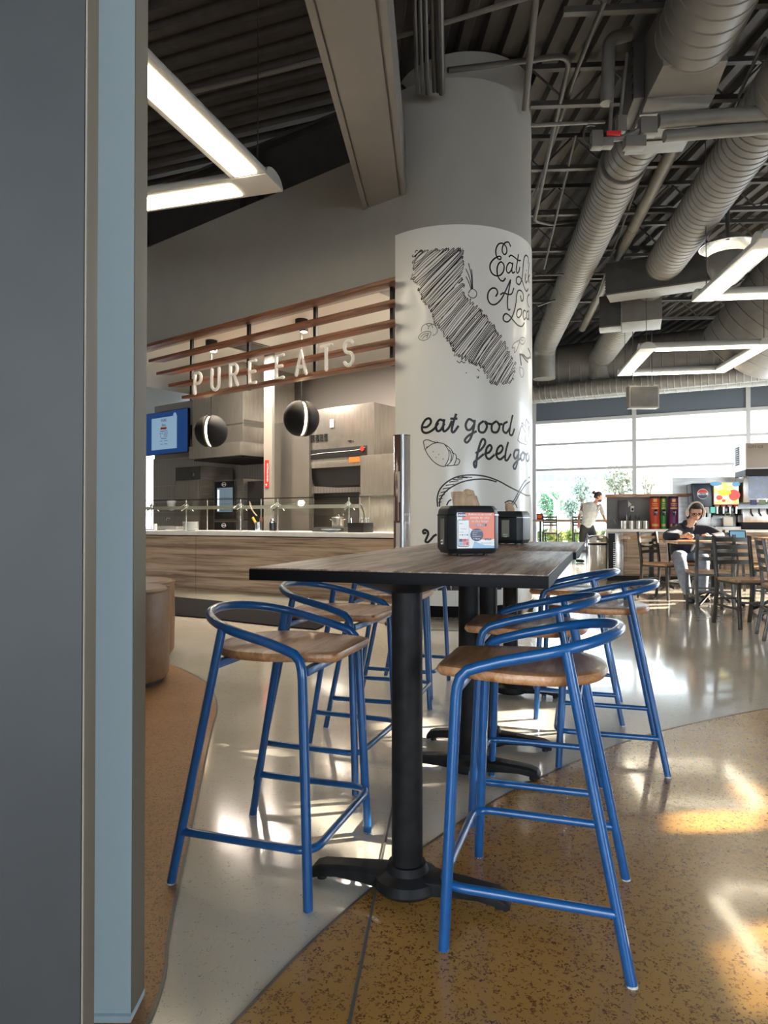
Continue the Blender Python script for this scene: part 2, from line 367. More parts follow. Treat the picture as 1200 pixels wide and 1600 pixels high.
# walls ------------------------------------------------------------
def wall_holes(name, org, u, L, z0, z1, holes, th, m, smooth=False):
    """a wall standing on the line org + t*u with rectangular openings (t0, t1, za, zb)"""
    org, u = Vector((*org, 0)), Vector((*u, 0)).normalized(); n = Vector((-u.y, u.x, 0))
    ts = sorted({0, L, *[h[i] for h in holes for i in (0,1)]}); zs = sorted({z0, z1, *[h[i] for h in holes for i in (2,3)]})
    mb = MB()
    for i in range(len(ts)-1):
        for j in range(len(zs)-1):
            tc, zc = (ts[i]+ts[i+1])/2, (zs[j]+zs[j+1])/2
            if any(h[0]<tc<h[1] and h[2]<zc<h[3] for h in holes): continue
            p = [org+u*t+n*k+Vector((0,0,z)) for k in (0,th) for t,z in ((ts[i],zs[j]),(ts[i+1],zs[j]),(ts[i+1],zs[j+1]),(ts[i],zs[j+1]))]
            mb._new(p, ((0,1,2,3),(7,6,5,4),(0,4,5,1),(1,5,6,2),(2,6,7,3),(3,7,4,0)))
    return struct(mb.build(name, m, smooth=smooth))
M['wall_dark'] = mat('dark_wall_paint', (.13,.13,.13), .6)
M['wall_mid'] = mat('grey_wall_paint', (.30,.29,.27), .6)
# far window wall: u from hit() on plane W
uL = W.hit(831, 700, 0)[0]; uM = [W.hit(836,700,0)[0], W.hit(993,700,0)[0], W.hit(1171,690,0)[0]]
step = uM[2]-uM[1]
Wo = W.w(0, 0, 0)
zT, zB, zS = 4.24, .12, 5.05
org = Wo + W.u*(uM[0]-14); 
wall_holes('wall_far', (org.x, org.y), (W.u.x, W.u.y), 14+step*3.2, 0, ZC+.3, [(14, 14+step*3.0, zB, zT)], .15, M['wall_dark'])
mb = MB(); mb.box(uM[0], uM[0]+step*3, -.06, 0, zT+.05, zS); tagged = mb.build('trim_1', M['spandrel'], loc=Wo, rz=W.a, smooth=False); struct(tagged)
for k in range(3):
    wn = MB(); a, b = uM[0]+k*step, uM[0]+(k+1)*step
    f = MB()
    for z, h in ((zS,.09),(zT,.10),(3.50,.07),(2.67,.08),(.98,.05),(zB,.12)): f.box(a, b, -.10, .02, z-h/2, z+h/2)
    f.box(a-.06, a+.06, -.12, .03, zB, zS+.05)
    if k == 2: f.box(b-.06, b+.06, -.12, .03, zB, zS+.05)
    fo = struct(f.build('window_%d' % (k+1), M['alu'], loc=Wo, rz=W.a, smooth=False))
    MB().box(a, b, .0, .01, zB, zT).build('glass_pane', M['glass'], fo, smooth=False)
# right wall with daylight windows beyond the picture and invented small openings shaped to throw the floor sun patches
wr = wall_holes('wall_right', (11.9, -5), (0, 1), 25.0, 0, ZC+.3, [(15.0, 18.2, .5, 4.2), (19.0, 23.0, .5, 4.2)], .15, M['wall_mid'])
sun_spots = [((1050,1272),(1120,1268),(1190,1270),(1190,1296),(1120,1300),(1056,1300)), ((1146,1226),(1166,1226),(1215,1268),(1190,1278)),
 ((1132,1470),(1168,1478),(1225,1580),(1196,1586)), ((1165,1446),(1240,1446),(1240,1472),(1182,1472)),
 ((478,1259),(502,1248),(570,1303),(546,1329)), ((352,1154),(378,1150),(452,1194),(436,1190)), ((566,1324),(590,1308),(612,1325),(600,1356),(580,1350)),
 ((775,1112),(862,1108),(868,1156),(775,1135)), ((600,1130),(662,1122),(700,1150),(640,1175)),
 ((668,1180),(705,1200),(660,1230),(640,1205))]
cut = MB(); SU = SUN_DIR
for q in sun_spots:
    P = []
    for px, py in q:
        g = ONZ(px, py); t = (11.975 - g.x)/(-SU.x); P.append(g - SU*t)
    a, b = [p + SU*.5 for p in P], [p - SU*.5 for p in P]; n = len(P)
    cut._new(a+b, [tuple(range(n))[::-1], tuple(range(n,2*n))] + [(i,(i+1)%n,n+(i+1)%n,n+i) for i in range(n)])
co = cut.build('cut', M['wall_mid'], smooth=False)
md = wr.modifiers.new('openings', 'BOOLEAN'); md.object = co; md.operation = 'DIFFERENCE'; md.solver = 'EXACT'; md.use_self = True
# weld the wall first so that the cut is clean
bm = bmesh.new(); bm.from_mesh(wr.data); bm.free()
dg = bpy.context.evaluated_depsgraph_get(); nm = bpy.data.meshes.new_from_object(wr.evaluated_get(dg)); wr.modifiers.clear(); wr.data = nm; bpy.data.objects.remove(co)
# wall behind the camera: a long glazed front
wall_holes('wall_back', (-8, -5), (1, 0), 19.9, 0, ZC+.3, [(2.0, 8.2, .6, 3.0), (11.5, 16.5, .6, 2.8)], -.15, M['wall_mid'])
wall_holes('wall_left', (-8, -5), (0, 1), 35, 0, ZC+.3, [(26.5, 33.0, .2, 3.4)], .15, M['wall_mid'])
portal('daylight_opening', (-2.9, -5.1, 1.8), (R(-90), 0, 0), 6.2, 2.4)
portal('daylight_opening', (6.0, -5.1, 1.7), (R(-90), 0, 0), 5.0, 2.2)
pc = W.w(uM[0]+step*1.5, .2, (zT+zB)/2)
portal('daylight_opening', pc, (R(90), 0, PI + W.a + PI), step*3, zT-zB)
portal('daylight_opening', (12.1, 12.0, 2.35), (R(90), 0, R(90)), 8.0, 3.7)

# roof deck ---------------------------------------------------------
def deck(name, ang, x0, x1, y0, y1, cx, cyy, z, planes, pitch=.26, dep=.085):
    mb = MB(); prof = [(0,0),(.10,0),(.13,dep),(.23,dep)]; y = y0; row = []
    while y < y1:
        for a, h in prof: row.append((y + a, z + h))
        y += pitch
    vs = [Vector((x, a, h)) for x in (x0, x1) for a, h in row]; n = len(row)
    v = mb._new(vs, [(i, i+1, n+i+1, n+i) for i in range(n-1)])
    mb.bm.transform(Matrix.Translation((cx, cyy, 0)) @ Matrix.Rotation(ang, 4, 'Z'))
    for co, no in planes:
        bmesh.ops.bisect_plane(mb.bm, geom=mb.bm.verts[:]+mb.bm.edges[:]+mb.bm.faces[:], plane_co=co, plane_no=no, clear_outer=True)
    return struct(mb.build(name, M['deck'], smooth=False))
bl0, bl1 = Vector((.05, 7.5, 0)), Vector((-.50, 1.4, 0)); bd = (bl1-bl0).normalized(); bn = Vector((-bd.y, bd.x, 0))   # bn points right (+x) or left
if bn.x < 0: bn = -bn
lim = [((11.9,0,0),(1,0,0)),((-8,0,0),(-1,0,0)),((0,-5,0),(0,-1,0)),(tuple(Wo),tuple(W.n))]
deck('ceiling', R(159), -16, 16, -14, 26, -2, 5, ZC, [(bl0, bn)] + lim)
deck('ceiling.001', R(93.4), -16, 24, -14, 14, 3, 5, ZC, [(bl0, -bn)] + lim)
struct(MB().box(-8.1, 12.1, -5.2, 31, ZC+.12, ZC+.2).build('ceiling', M['wall_dark'], smooth=False))

# fascia over the counter -------------------------------------------
mb = MB(); mb.box(-7.5, .12, 0, .22, 3.66, 5.17)
struct(mb.build('wall_front', M['fascia'], loc=K.o, rz=K.a, smooth=False))
# kitchen shell
uk = K.hit(241, 780, 3.3)[0]
struct(MB().box(uk, -.5, 3.3, 3.45, 0, 3.66).build('wall_kitchen', M['kitchen_wall'], loc=K.o, rz=K.a, smooth=False))
struct(MB().box(-.5, -.4, 2.0, 3.45, 0, 3.66).build('wall_kitchen_side', M['kitchen_wall'], loc=K.o, rz=K.a, smooth=False))
struct(MB().box(-7.5, -.4, .22, 3.5, 3.66, 3.74).build('ceiling_kitchen', M['white_paint'], loc=K.o, rz=K.a, smooth=False))

# steel box beam running to the fascia -----------------------------
def on_line(a, b, w, z0, z1, mb, off=0):
    a, b = Vector(a), Vector(b); d = (b-a).normalized(); n = Vector((-d.y, d.x, 0)); a0 = a+n*off; b0 = b+n*off
    mb._new([p+n*k+Vector((0,0,z)) for z in (z0,z1) for p,k in ((a0,-w/2),(b0,-w/2),(b0,w/2),(a0,w/2))], ((0,1,2,3),(7,6,5,4),(0,4,5,1),(1,5,6,2),(2,6,7,3),(3,7,4,0)))
zb = 4.56
A0, A1 = AT(568,331,7.75), AT(634,300,7.42)               # beam end corners on the fascia
B0, B1 = AT(476,0,4.6), AT(604,0,4.6)
def ext(p, q, t): return p + (q-p)*t
B0, B1 = ext(A0,B0,3.3), ext(A1,B1,3.3)
mb = MB()
def quad_prism(mb, pts, z0, z1): mb.prism([(p.x,p.y) for p in pts], z0, z1)
quad_prism(mb, [A0,B0,B1,A1], zb+.03, 5.12)
def lerp4(s, t): return [ext(A0,A1,s), ext(B0,B1,s), ext(B0,B1,t), ext(A0,A1,t)]
quad_prism(mb, lerp4(0,.10), zb, zb+.04); quad_prism(mb, lerp4(.135,.86), zb+.004, zb+.04); quad_prism(mb, lerp4(.90,1.0), zb, zb+.04)
bm_o = mb.build('roof_beam', M['beam'], smooth=False); tag(bm_o, 'wide grey painted box beam running from the fascia out over the tables', 'beam')
# dark girder behind the fascia, left
g = thing('roof_girder', 'dark steel girder under the ribbed deck behind the fascia, left of the beam', 'girder', (0,0,0))
P0, P1 = Vector((-8.0, 13.9, 0)), Vector((.3, 8.35, 0))
mb = MB(); on_line(P0, P1, .03, 5.42, 6.3, mb); mb.build('web_plate', M['steel_dark'], g, smooth=False)
for z in (5.42, 6.3):
    mb = MB(); on_line(P0, P1, .3, z-.02, z+.02, mb); mb.build('flange', M['steel_dark'], g, smooth=False)
for t in (.15, .5, .72, .755, .95):
    mb = MB(); p = ext(P0, P1, t); q = ext(P0, P1, t+.003); on_line(p, q, .26, 5.42, 6.3, mb); mb.build('stiffener', M['steel_dark'], g, smooth=False)

# column -------------------------------------------------------------
CX, CY, CR = .80, 8.12, .94
col = thing('column', 'big round grey column with white mural wrap beside the food counter', 'column', (CX, CY, 0))
def dpoly(r, n=110):                                       # round column cut flat where the kitchen opening meets it
    P = [(r*math.cos(2*PI*k/n), r*math.sin(2*PI*k/n)) for k in range(n)]; q = Vector((.130-CX, 7.46-CY)); un = Vector((K.u.x, K.u.y)); out = []
    for i in range(n):
        a, b = Vector(P[i]), Vector(P[(i+1)%n]); da, db = (a-q).dot(un), (b-q).dot(un)
        if da >= 0: out.append(tuple(a))
        if da*db < 0: out.append(tuple(a + (b-a)*da/(da-db)))
    return out
MB().prism(dpoly(CR-.004), 0, 5.72).build('shaft', M['fascia'], col)
MB().lathe([(0,5.6),(.86,5.6),(.86,ZC-.02),(0,ZC-.02)], c=(.22,.62,0), seg=72).build('upper_drum', M['fascia'], col)
MB().prism(dpoly(CR+.012), .005, .118).build('base_band', M['black_edge'], col)
def cyl_hit(px, py, off=0.0):
    a, b = ray(px, py); r = CR + off
    A = a*a+1; B = -2*(a*CX+CY); Cc = CX*CX+CY*CY-r*r; D = B*B-4*A*Cc
    D = max(D, 0); d = (-B-math.sqrt(D))/(2*A); return Vector((a*d-CX, d-CY, CAM_H+b*d))
pL = cyl_hit(618, 600); a0 = math.atan2(pL.y, pL.x)
wrap = MB().lathe([(CR+.002,.12),(CR+.005,.122),(CR+.005,4.15),(CR,4.152)], seg=96, ang=R(245), a0=a0).build('mural_wrap', M['wrap'], col)
def stroke(mb, pts, r=.006, n=5, sm=True, closed=False):
    P = [cyl_hit(x, y, .0068) for x, y in pts]
    if sm and len(P) > 2: P = catmull(P, n, closed)
    n_ = len(P); L_, R_ = [], []                            # a flat band of ink lying on the wrap
    for i in range(n_):
        T = (P[(i+1) % n_ if closed else min(i+1, n_-1)] - P[i-1 if (closed or i) else 0]).normalized(); N_ = Vector((P[i].x, P[i].y, 0)).normalized(); s_ = T.cross(N_)*r
        a_, b_ = P[i]+s_, P[i]-s_
        if not closed and i == 0: a_ -= T*r*.6; b_ -= T*r*.6
        if not closed and i == n_-1: a_ += T*r*.6; b_ += T*r*.6
        L_.append(mb.bm.verts.new(a_)); R_.append(mb.bm.verts.new(b_))
    for i in range(n_ if closed else n_-1):
        j = (i+1) % n_; mb.bm.faces.new((L_[i], R_[i], R_[j], L_[j]))
# the map drawing: a scribbled outline of the state
ca = [(648,393),(672,392),(690,390),(721,391),(721,425),(721,459),(740,478),(760,500),(779,523),(791,549),(803,571),(801,588),(800,599),(786,598),(769,598),(763,583),(757,572),(741,566),(727,558),(712,553),(711,541),(699,527),(690,513),(681,502),(678,488),(665,470),(657,455),(656,443),(647,434),(649,415)]
def inside_spans(x0, y0, dx, dy):
    ts = []
    for i in range(len(ca)):
        (ax, ay), (bx, by) = ca[i], ca[(i+1)%len(ca)]
        ex, ey = bx-ax, by-ay; den = dx*ey - dy*ex
        if abs(den) < 1e-9: continue
        t = ((ax-x0)*ey-(ay-y0)*ex)/den; s = ((ax-x0)*dy-(ay-y0)*dx)/den
        if 0 <= s < 1: ts.append(t)
    ts.sort(); return [(ts[i], ts[i+1]) for i in range(0, len(ts)-1, 2)]
mb = MB(); rg = random.Random(3); k = 0; prev = None
import itertools
tt = -.45
while tt < 1.3:
    ang = R(41 + 19*max(0, min(1, tt)) + 1.5*math.sin(tt*31)); dx, dy = math.cos(ang), -math.sin(ang)
    x0, y0 = 655 + 150*tt, 372 + 250*tt
    for ta, tb in inside_spans(x0, y0, dx, dy):
        if tb-ta < 3: continue
        j = rg.uniform(-2.5, 2.5); a = (x0+dx*(ta-1.5+j), y0+dy*(ta-1.5+j)); j = rg.uniform(-2.5, 2.5); b = (x0+dx*(tb+1.5+j), y0+dy*(tb+1.5+j))
        nseg = max(2, int((tb-ta)/22)); c = rg.uniform(-1.5, 1.5)
        pts = [(a[0]+(b[0]-a[0])*i/nseg + c*math.sin(PI*i/nseg), a[1]+(b[1]-a[1])*i/nseg + c*math.sin(PI*i/nseg)) for i in range(nseg+1)]
        if rg.random() < .75: pts = pts + [(b[0]+1.6, b[1]+1.0), (b[0]+.6, b[1]+3.0)]
        if rg.random() < .75: pts = [(a[0]-.6, a[1]-3), (a[0]-1.8, a[1]-1)] + pts
        stroke(mb, pts, rg.uniform(.0026, .0050) * (1.4 if rg.random() < .12 else 1), 3)
    tt += rg.uniform(1.9, 3.3)/(150*math.sin(ang)+250*math.cos(ang))
for p in ([(714,564),(718,567),(721,564),(724,567),(727,566)],[(746,577),(749,580)],[(745,588),(747,591),(748,588)],[(728,582),(729,583)]): stroke(mb, p, .004)
mb.build('map_drawing', M['ink'], wrap)
# lettering: pen strokes read off the mural
def z4(x, y): return (740 + x*.15625, 370 + y*.15625)
def scr(strokes, f, r, name, m='ink', n=6):
    mb = MB()
    for s in strokes: stroke(mb, [f(*p) for p in s], r, n)
    return mb.build(name, M[m], wrap)
scr([[(370,95),(350,55),(315,60),(290,100),(288,150),(310,178),(332,150),(325,100),(295,68),(255,70),(228,110),(222,165),(240,215),(268,225),(272,200),(245,198),(200,225),(168,270),(165,320),(185,365),(220,388),(265,385),(298,345),(305,290),(280,252),(250,270),(235,320),(240,385),(265,430),(295,443),(318,415)],
     [(385,270),(360,258),(335,290),(328,335),(350,362),(378,330),(392,270)],[(392,262),(383,330),(390,362),(412,350)],
     [(355,200),(375,185),(410,205),(445,235),(470,237)],[(448,178),(436,260),(425,330),(438,362),(455,340),(462,305)],
     [(545,265),(548,215),(525,185),(505,215),(495,290),(490,370),(478,440),(455,478),(428,455),(432,410),(458,400),(485,440),(505,500),(528,545),(545,520)],
     [(522,370),(516,430),(524,462),(534,440)],[(527,335),(528,338)],[(560,260),(548,350),(545,455)],[(562,380),(550,410),(560,460)],
     [(222,595),(240,560),(225,520),(185,515),(148,555),(142,620),(170,670),(220,675),(275,625),(320,540),(365,440),(370,440),(355,520),(340,620),(340,700),(350,732),(365,725)],
     [(270,578),(300,560),(340,575),(380,570),(402,515)],
     [(470,590),(478,640),(495,630),(498,580),(475,540),(445,540),(430,590),(425,650),(410,730),(385,800),(345,848),(305,840),(297,800),(320,770),(355,785),(400,840),(445,885),(485,895),(508,860)],
     [(470,720),(440,735),(432,785),(450,808),(475,780),(480,735),(468,720)],[(520,745),(505,735),(494,780),(505,828),(522,810)],[(545,740),(530,760),(530,810),(545,825),(553,780)],[(553,740),(550,800),(556,835)],[(558,575),(540,600),(540,660),(556,705)]],
    z4, .0085, 'lettering', n=5)
def z6(x, y): return (600 + x*.225, 620 + y*.225)
scr([[(275,212),(300,208),(325,180),(318,152),(290,158),(265,200),(268,240),(300,250),(345,225),(375,185)],
     [(410,165),(385,160),(362,195),(368,235),(392,232),(418,190)],[(418,160),(410,220),(420,240),(450,215),(470,170)],[(500,122),(480,185),(470,235),(485,245),(515,205)],[(465,152),(505,152)],
     [(620,170),(590,155),(568,190),(575,225),(600,228),(628,190)],[(630,165),(620,230),(600,290),(575,318),(562,300),(590,268),(640,240)],
     [(690,170),(660,195),(662,240),(695,245),(715,205),(700,172),(720,185),(745,190)],[(780,170),(750,195),(752,240),(785,245),(802,205),(785,172),(800,190),(820,190)],
     [(855,175),(832,190),(828,235),(850,250),(875,215)],[(893,130),(878,200),(872,255),(890,265),(905,225)],
     [(640,390),(670,370),(700,330),(700,300),(680,298),(660,350),(645,420),(640,480),(630,488),(626,455),(660,425),(690,400)],
     [(700,395),(730,385),(748,355),(735,335),(712,360),(708,410),(730,432),(765,405)],[(775,400),(808,388),(825,358),(812,338),(788,362),(782,410),(805,435),(838,410)],[(862,318),(846,380),(842,435),(858,438),(880,400)],
     [(935,370),(912,372),(902,405),(912,430),(935,400)],[(938,370),(930,440),(912,500),(898,485),(915,455),(950,425)],
     [(965,385),(950,410),(955,440),(972,432),(976,400),(966,382),(985,400)],[(1000,390),(988,412),(992,445),(1005,438),(1008,405)],
     [(290,945),(275,948),(272,932),(285,924),(303,935),(306,955),(294,985),(288,1003),(302,1010),(322,995),(345,968),(362,958)]],
    z6, .0125, 'lettering')
# plate and fork sketch behind the dispensers
scr([[(372,760),(370,700),(390,640),(440,590),(510,555),(600,543),(700,552),(790,582),(870,625),(940,660),(990,685),(1015,685)],
     [(385,760),(388,720),(410,680),(450,640),(520,600),(600,578),(700,572),(780,590)],
     [(870,760),(905,715),(940,650),(975,590),(1012,558)],[(888,765),(915,722),(948,662),(985,610),(1015,588)],[(840,735),(870,722),(905,735),(925,770)],[(436,752),(448,728),(465,715)],
     [(1000,960),(1005,985)],[(990,1000),(1000,985),(1012,995)]], z6, .0075, 'sketch')
mb = MB()
for a, b in (((378,735),(398,730)),((380,710),(405,705)),((384,690),(420,678)),((395,665),(440,655)),((410,640),(460,630)),((430,615),(485,608)),((455,592),(515,583)),((480,575),(545,570)),((510,562),(580,562)),((540,555),(610,560))):
    stroke(mb, [z6(*a), z6(*b)], .005)
mb.build('sketch', M['ink'], wrap)
# thin food sketches
def z5(x, y): return (600 + x*.2, 340 + y*.2)
scr([[(660,590),(675,565),(695,558),(722,580),(722,610),(700,628),(672,620),(658,600)],[(685,558),(672,480),(640,400)],[(688,556),(682,450),(660,358)],[(692,556),(690,470),(684,405)],[(680,556),(660,500),(640,462)],[(694,558),(690,500),(688,440)]], z5, .0042, 'food_sketch', 'ink')
scr([[(290,890),(300,850),(340,828),(385,835),(415,865),(410,905),(380,922)],[(268,935),(290,905),(330,890),(365,895),(355,935),(320,958),(285,955),(268,938)],[(285,935),(310,912),(350,905)],[(300,945),(320,925),(345,920)],[(330,830),(350,850),(370,835),(380,860)],[(345,905),(335,940)],[(350,855),(345,870)]], z5, .0036, 'food_sketch', 'ink_grey')
scr([[(1000,1015),(1015,985),(1045,965),(1060,960),(1050,1000),(1030,1045),(1018,1055),(1022,1020),(1000,1020)],[(1060,965),(1070,940),(1095,938),(1100,965),(1085,990),(1065,980),(1060,965)],[(1070,955),(1090,960)],
     [(1060,1170),(1085,1180),(1092,1220),(1078,1248),(1062,1220),(1060,1170)]], z5, .0036, 'food_sketch', 'ink_grey')
scr([[(1062,1070),(1068,1110),(1072,1150)],[(1062,1068),(1090,1075),(1120,1100),(1142,1090)],[(1080,1075),(1105,1110),(1125,1130)],[(1125,1020),(1142,1060),(1145,1100)]], z5, .010, 'food_sketch')
scr([[(278,335),(275,310),(300,298),(350,315),(410,325),(460,360),(480,400),(470,440),(440,475),(400,482),(350,455),(310,410),(285,365),(278,335)],
     [(300,345),(290,365)],[(298,355),(330,330),(365,318),(372,312)],[(425,335),(450,380),(448,430),(425,478)],[(455,370),(468,410),(462,450)],[(470,385),(500,405),(500,440),(485,475)],[(500,425),(525,440),(515,470),(490,475),(440,480)],
     [(340,380),(342,382)],[(380,400),(382,402)],[(410,430),(412,432)],[(360,420),(362,422)],
     [(928,300),(955,205),(970,225),(985,260),(980,300),(1000,320),(985,330),(950,320),(928,300)],[(960,205),(958,180),(975,200)],[(985,215),(990,150),(1000,200)],[(998,240),(1010,200),(1002,280)],[(990,160),(1008,185)]], z6, .0042, 'food_sketch')
# block capitals low on the wrap, half hidden by the table
def z9(x, y): return (600 + x*.21667, 900 + y*.21667)
mb = MB()
def patch(mb, q):
    P = [cyl_hit(x, y, .007) for x, y in q]; Q = [cyl_hit(x, y, -.002) for x, y in q]; n = len(P)
    mb._new(P+Q, [tuple(range(n))] + [(i,(i+1)%n,n+(i+1)%n,n+i) for i in range(n)])
for q in ([(300,20),(384,20),(374,105),(300,105)],[(386,20),(470,20),(484,105),(455,105),(448,78),(440,78),(437,105),(386,105)],[(486,30),(560,30),(560,105),(486,105)],[(785,30),(870,30),(845,98),(806,98),(806,72),(785,72)]): patch(mb, [z9(*p) for p in q])
mb.build('lettering', M['ink'], wrap, smooth=False)
# silhouette leftovers
# conduits rising on the column and over the beam
for i, (px, py, r) in enumerate(((652,145,.02),(660,146,.02),(668,146,.022),(678,143,.018),(684,143,.018),(690,145,.035))):
    a = AT(px, py, 7.0); b = AT(px-16+i*1.0, -260, 3.9); b.z = a.z + .12
    o = MB().tube([a, b], r, 10).build('conduit', M['steel_dark'])
    tag(o, 'dark conduit in the row of pipes between the box beam and the column', 'pipe', 'row of conduits beside the box beam')
# ================================================================== CEILING SERVICES
def duct_tube(name, label, p, q, r, pitch=.14, cat='duct', m='duct', cap=True, mid=None, group=None):
    """spiral duct: round body with raised seams"""
    p, q = Vector(p), Vector(q); L = (q-p).length; n = max(2, int(L/pitch)); pts, rs = [], []
    for i in range(n):
        t0 = i/n; w = .012/L
        for t, k in ((t0, 0), (t0+w, .009), (t0+2*w, .009), (t0+3*w, 0)): pts.append(p+(q-p)*t); rs.append(r+k)
    pts.append(q); rs.append(r)
    t = thing(name, label, cat, p, group=group); mb = MB(); mb.tube([x-p for x in pts], rs, 28); o = mb.build('duct_body', M[m], t)
    return t
zD = 5.78
d1a, d1b = Vector((3.18, 9.0, zD)), Vector((4.34, 18.2, zD))
t = duct_tube('spiral_duct', 'long spiral duct nearest the column running back to the windows', d1a, d1b, .30)
mb = MB(); pr = [Vector((0,0,0)), Vector((.03,.25,-.04)), Vector((.04,.42,-.2)), Vector((.04,.45,-.5)), Vector((.04,.45,-.9))]
mb.tube([p + (d1b-d1a) for p in catmull(pr, 4)], .30, 24); mb.build('elbow', M['duct'], t)
# transition box and the wider duct coming toward the viewer
t = thing('duct_box', 'rectangular sheet metal duct box with a spiral duct at each end, top right', 'duct box', AT(1040,150,7.6).xy.to_3d() + Vector((0,0,zD)), R(-7))
MB().box(-.34,.34,-.55,.55,-.36,.36).build('box_body', M['duct'], t, bevel=.01)
mb = MB(); 
for y in (-.3, .25): mb.box(-.355,.355,y-.015,y+.015,-.375,.375)
mb.build('seam_flange', M['duct'], t, smooth=False)
mb = MB(); mb._new([Vector((x,y,z)) for y,a in ((-.55,.34),(-1.0,.30)) for x,z in ((-a,-a),(a,-a),(a,a),(-a,a))], ((0,1,5,4),(1,2,6,5),(2,3,7,6),(3,0,4,7),(0,1,2,3),(4,5,6,7))); mb.build('taper', M['duct'], t, smooth=False)
mb = MB(); mb.box(-.46,-.35,-.5,.1,-.3,.3); mb.build('control_panel', M['steel_dark'], t, bevel=.005)
mb = MB()
for k in range(6): mb.cyl((-.47,-.44,-.25+.1*k), (-.455,-.44,-.25+.1*k), .03, seg=12)
mb.build('knockout', M['black_metal'], t)
bc = t.location.copy(); ax = Vector((.12, .993, 0))
duct_tube('spiral_duct', 'wide spiral duct at the top of the picture, above the duct box', bc - ax*.95 + Vector((0,0,.0)), bc - ax*7 , .37, .17)
duct_tube('spiral_duct', 'short spiral duct between the duct box and the long duct', bc + ax*.55, d1a, .27, .14)
# second long duct with box units
d2a, d2b = Vector((3.86, 5.0, 5.55)), Vector((5.98, 18.6, 5.55))
t = duct_tube('spiral_duct', 'long spiral duct on the right, crossing the grey air handling box', d2a, d2b, .31)
mb = MB(); mb.tube([p + (d2b-d2a) for p in catmull([Vector((0,0,0)),Vector((.03,.25,-.03)),Vector((.04,.42,-.2)),Vector((.04,.45,-.6))], 4)], .31, 24); mb.build('elbow', M['duct'], t)
duct_tube('insulated_pipe', 'thin smooth pipe running beside the right spiral duct', (3.3,5.4,5.95), (5.1,17.5,5.95), .09, 5, 'pipe')
# air unit box behind duct
t = thing('air_unit', 'grey box air unit with a pale underside hanging across the right duct', 'air unit', (5.0, 12.2, 5.17), R(-27))
MB().box(-.95,.95,-.22,.22,-.02,.55).build('cabinet', M['steel_dark'], t, bevel=.01)
MB().box(-.94,.94,-.24,.24,-.05,-.02).build('bottom_panel', M['duct'], t, bevel=.005)
mb = MB(); 
for k in range(9): mb.box(-.965,-.95,-.2,.2,.04+.05*k,.06+.05*k)
mb.build('louvre', M['black_metal'], t, smooth=False)
t = thing('damper_box', 'small grey control box where the right duct squares off', 'control box', (4.52, 13.6, 4.95), R(-20))
MB().box(-.2,.2,-.2,.2,-.1,.5).build('cabinet', M['steel_dark'], t, bevel=.01)
MB().box(-.205,.205,-.22,.2,-.13,-.1).build('bottom_panel', M['duct'], t, bevel=.004)
MB().box(.22,.95,-.28,.5,-.08,.50).build('square_duct', M['duct'], t, bevel=.01)
# big ducts along the windows
wa = R(-26.9)
e1, e2 = W.w(uM[0]-5, -2.2, 5.35), W.w(uM[0]+step*2.6, -2.2, 5.35)
duct_tube('main_duct', 'huge round duct running along the top of the far windows', e1, e2, .82, .30)
e1, e2 = W.w(uM[0]-5, -3.1, 4.60), W.w(uM[0]+step*2.4, -3.1, 4.72)
duct_tube('supply_duct', 'pale spiral duct under the huge duct, just above the far windows', e1, e2, .22, .16)
duct_tube('riser_duct', 'very wide ribbed duct at the right edge behind the hanging lights', (7.6,14.6,4.6), (8.5,12.6,6.4), .85, .22)
# joists (right bay)
def joist(y, x0=1.6, x1=11.8, z0=5.98, z1=6.42, label=''):
    t = thing('roof_joist', label, 'joist', (x0, y, 0), R(-3.4), group='open web joists under the right part of the deck')
    L = (x1-x0)
    for z in (z0, z1):
        MB().box(0, L, -.035, .035, z-.03, z+.03).build('chord', M['steel_dark'], t, smooth=False)
    n = int(L/.9); mb = MB()
    for i in range(n):
        a = L*i/n; b = L*(i+.5)/n; c = L*(i+1)/n
        mb.tube([(a,0,z1),(b,0,z0)], .014, 6); mb.tube([(b,0,z0),(c,0,z1)], .014, 6)
    mb.build('web_rods', M['steel_dark'], t)
for i, y in enumerate((6.6,8.1,9.6,11.1,12.6,14.1,15.6,17.1)):
    joist(y, 1.75 if 6.5 < y < 10 else (.6 if y < 6.5 else 1.0), label='open web steel joist crossing under the ribbed deck to the right of the column')
# pipes and conduits
def pipe(name, label, pts, r, m='duct', rad=.12, group=None, closed=False):
    o = MB().tube(fillet(pts, rad, 5) if len(pts) > 2 else pts, r, 12).build(name, M[m]); return tag(o, label, 'pipe', group)
pipe('sprinkler_pipe', 'thin pale pipe passing through the beam near the top of the picture', [AT(612,60,6.4), AT(720,28,6.0), AT(900,-28,5.4)], .022)
pipe('sprinkler_pipe', 'thin pale pipe crossing the deck at left above the lit fixture', [AT(226,162,7.3), AT(505,92,6.9)], .026)
pipe('conduit', 'thin conduit leaving the column rightward and bending down over the ducts', [AT(700,110,7.05), AT(892,86,7.3), AT(868,190,8.4), AT(835,345,11), AT(860,350,11.2), AT(940,340,12)], .03, 'steel_dark', .25)
pipe('conduit', 'straight sloping conduit between the column top and the duct box', [AT(945,0,6.2), AT(905,100,7.4), AT(835,306,10.9)], .025, 'steel_dark', .3)
pipe('strut', 'pale flat strut leaning against the right side of the column top', [AT(838,-10,6.6), AT(820,172,7.4)], .035, 'duct')
pipe('conduit', 'pair of thin rails between the column and the red handled valve', [AT(828,196,7.9), AT(945,190,8.1)], .022, 'duct')
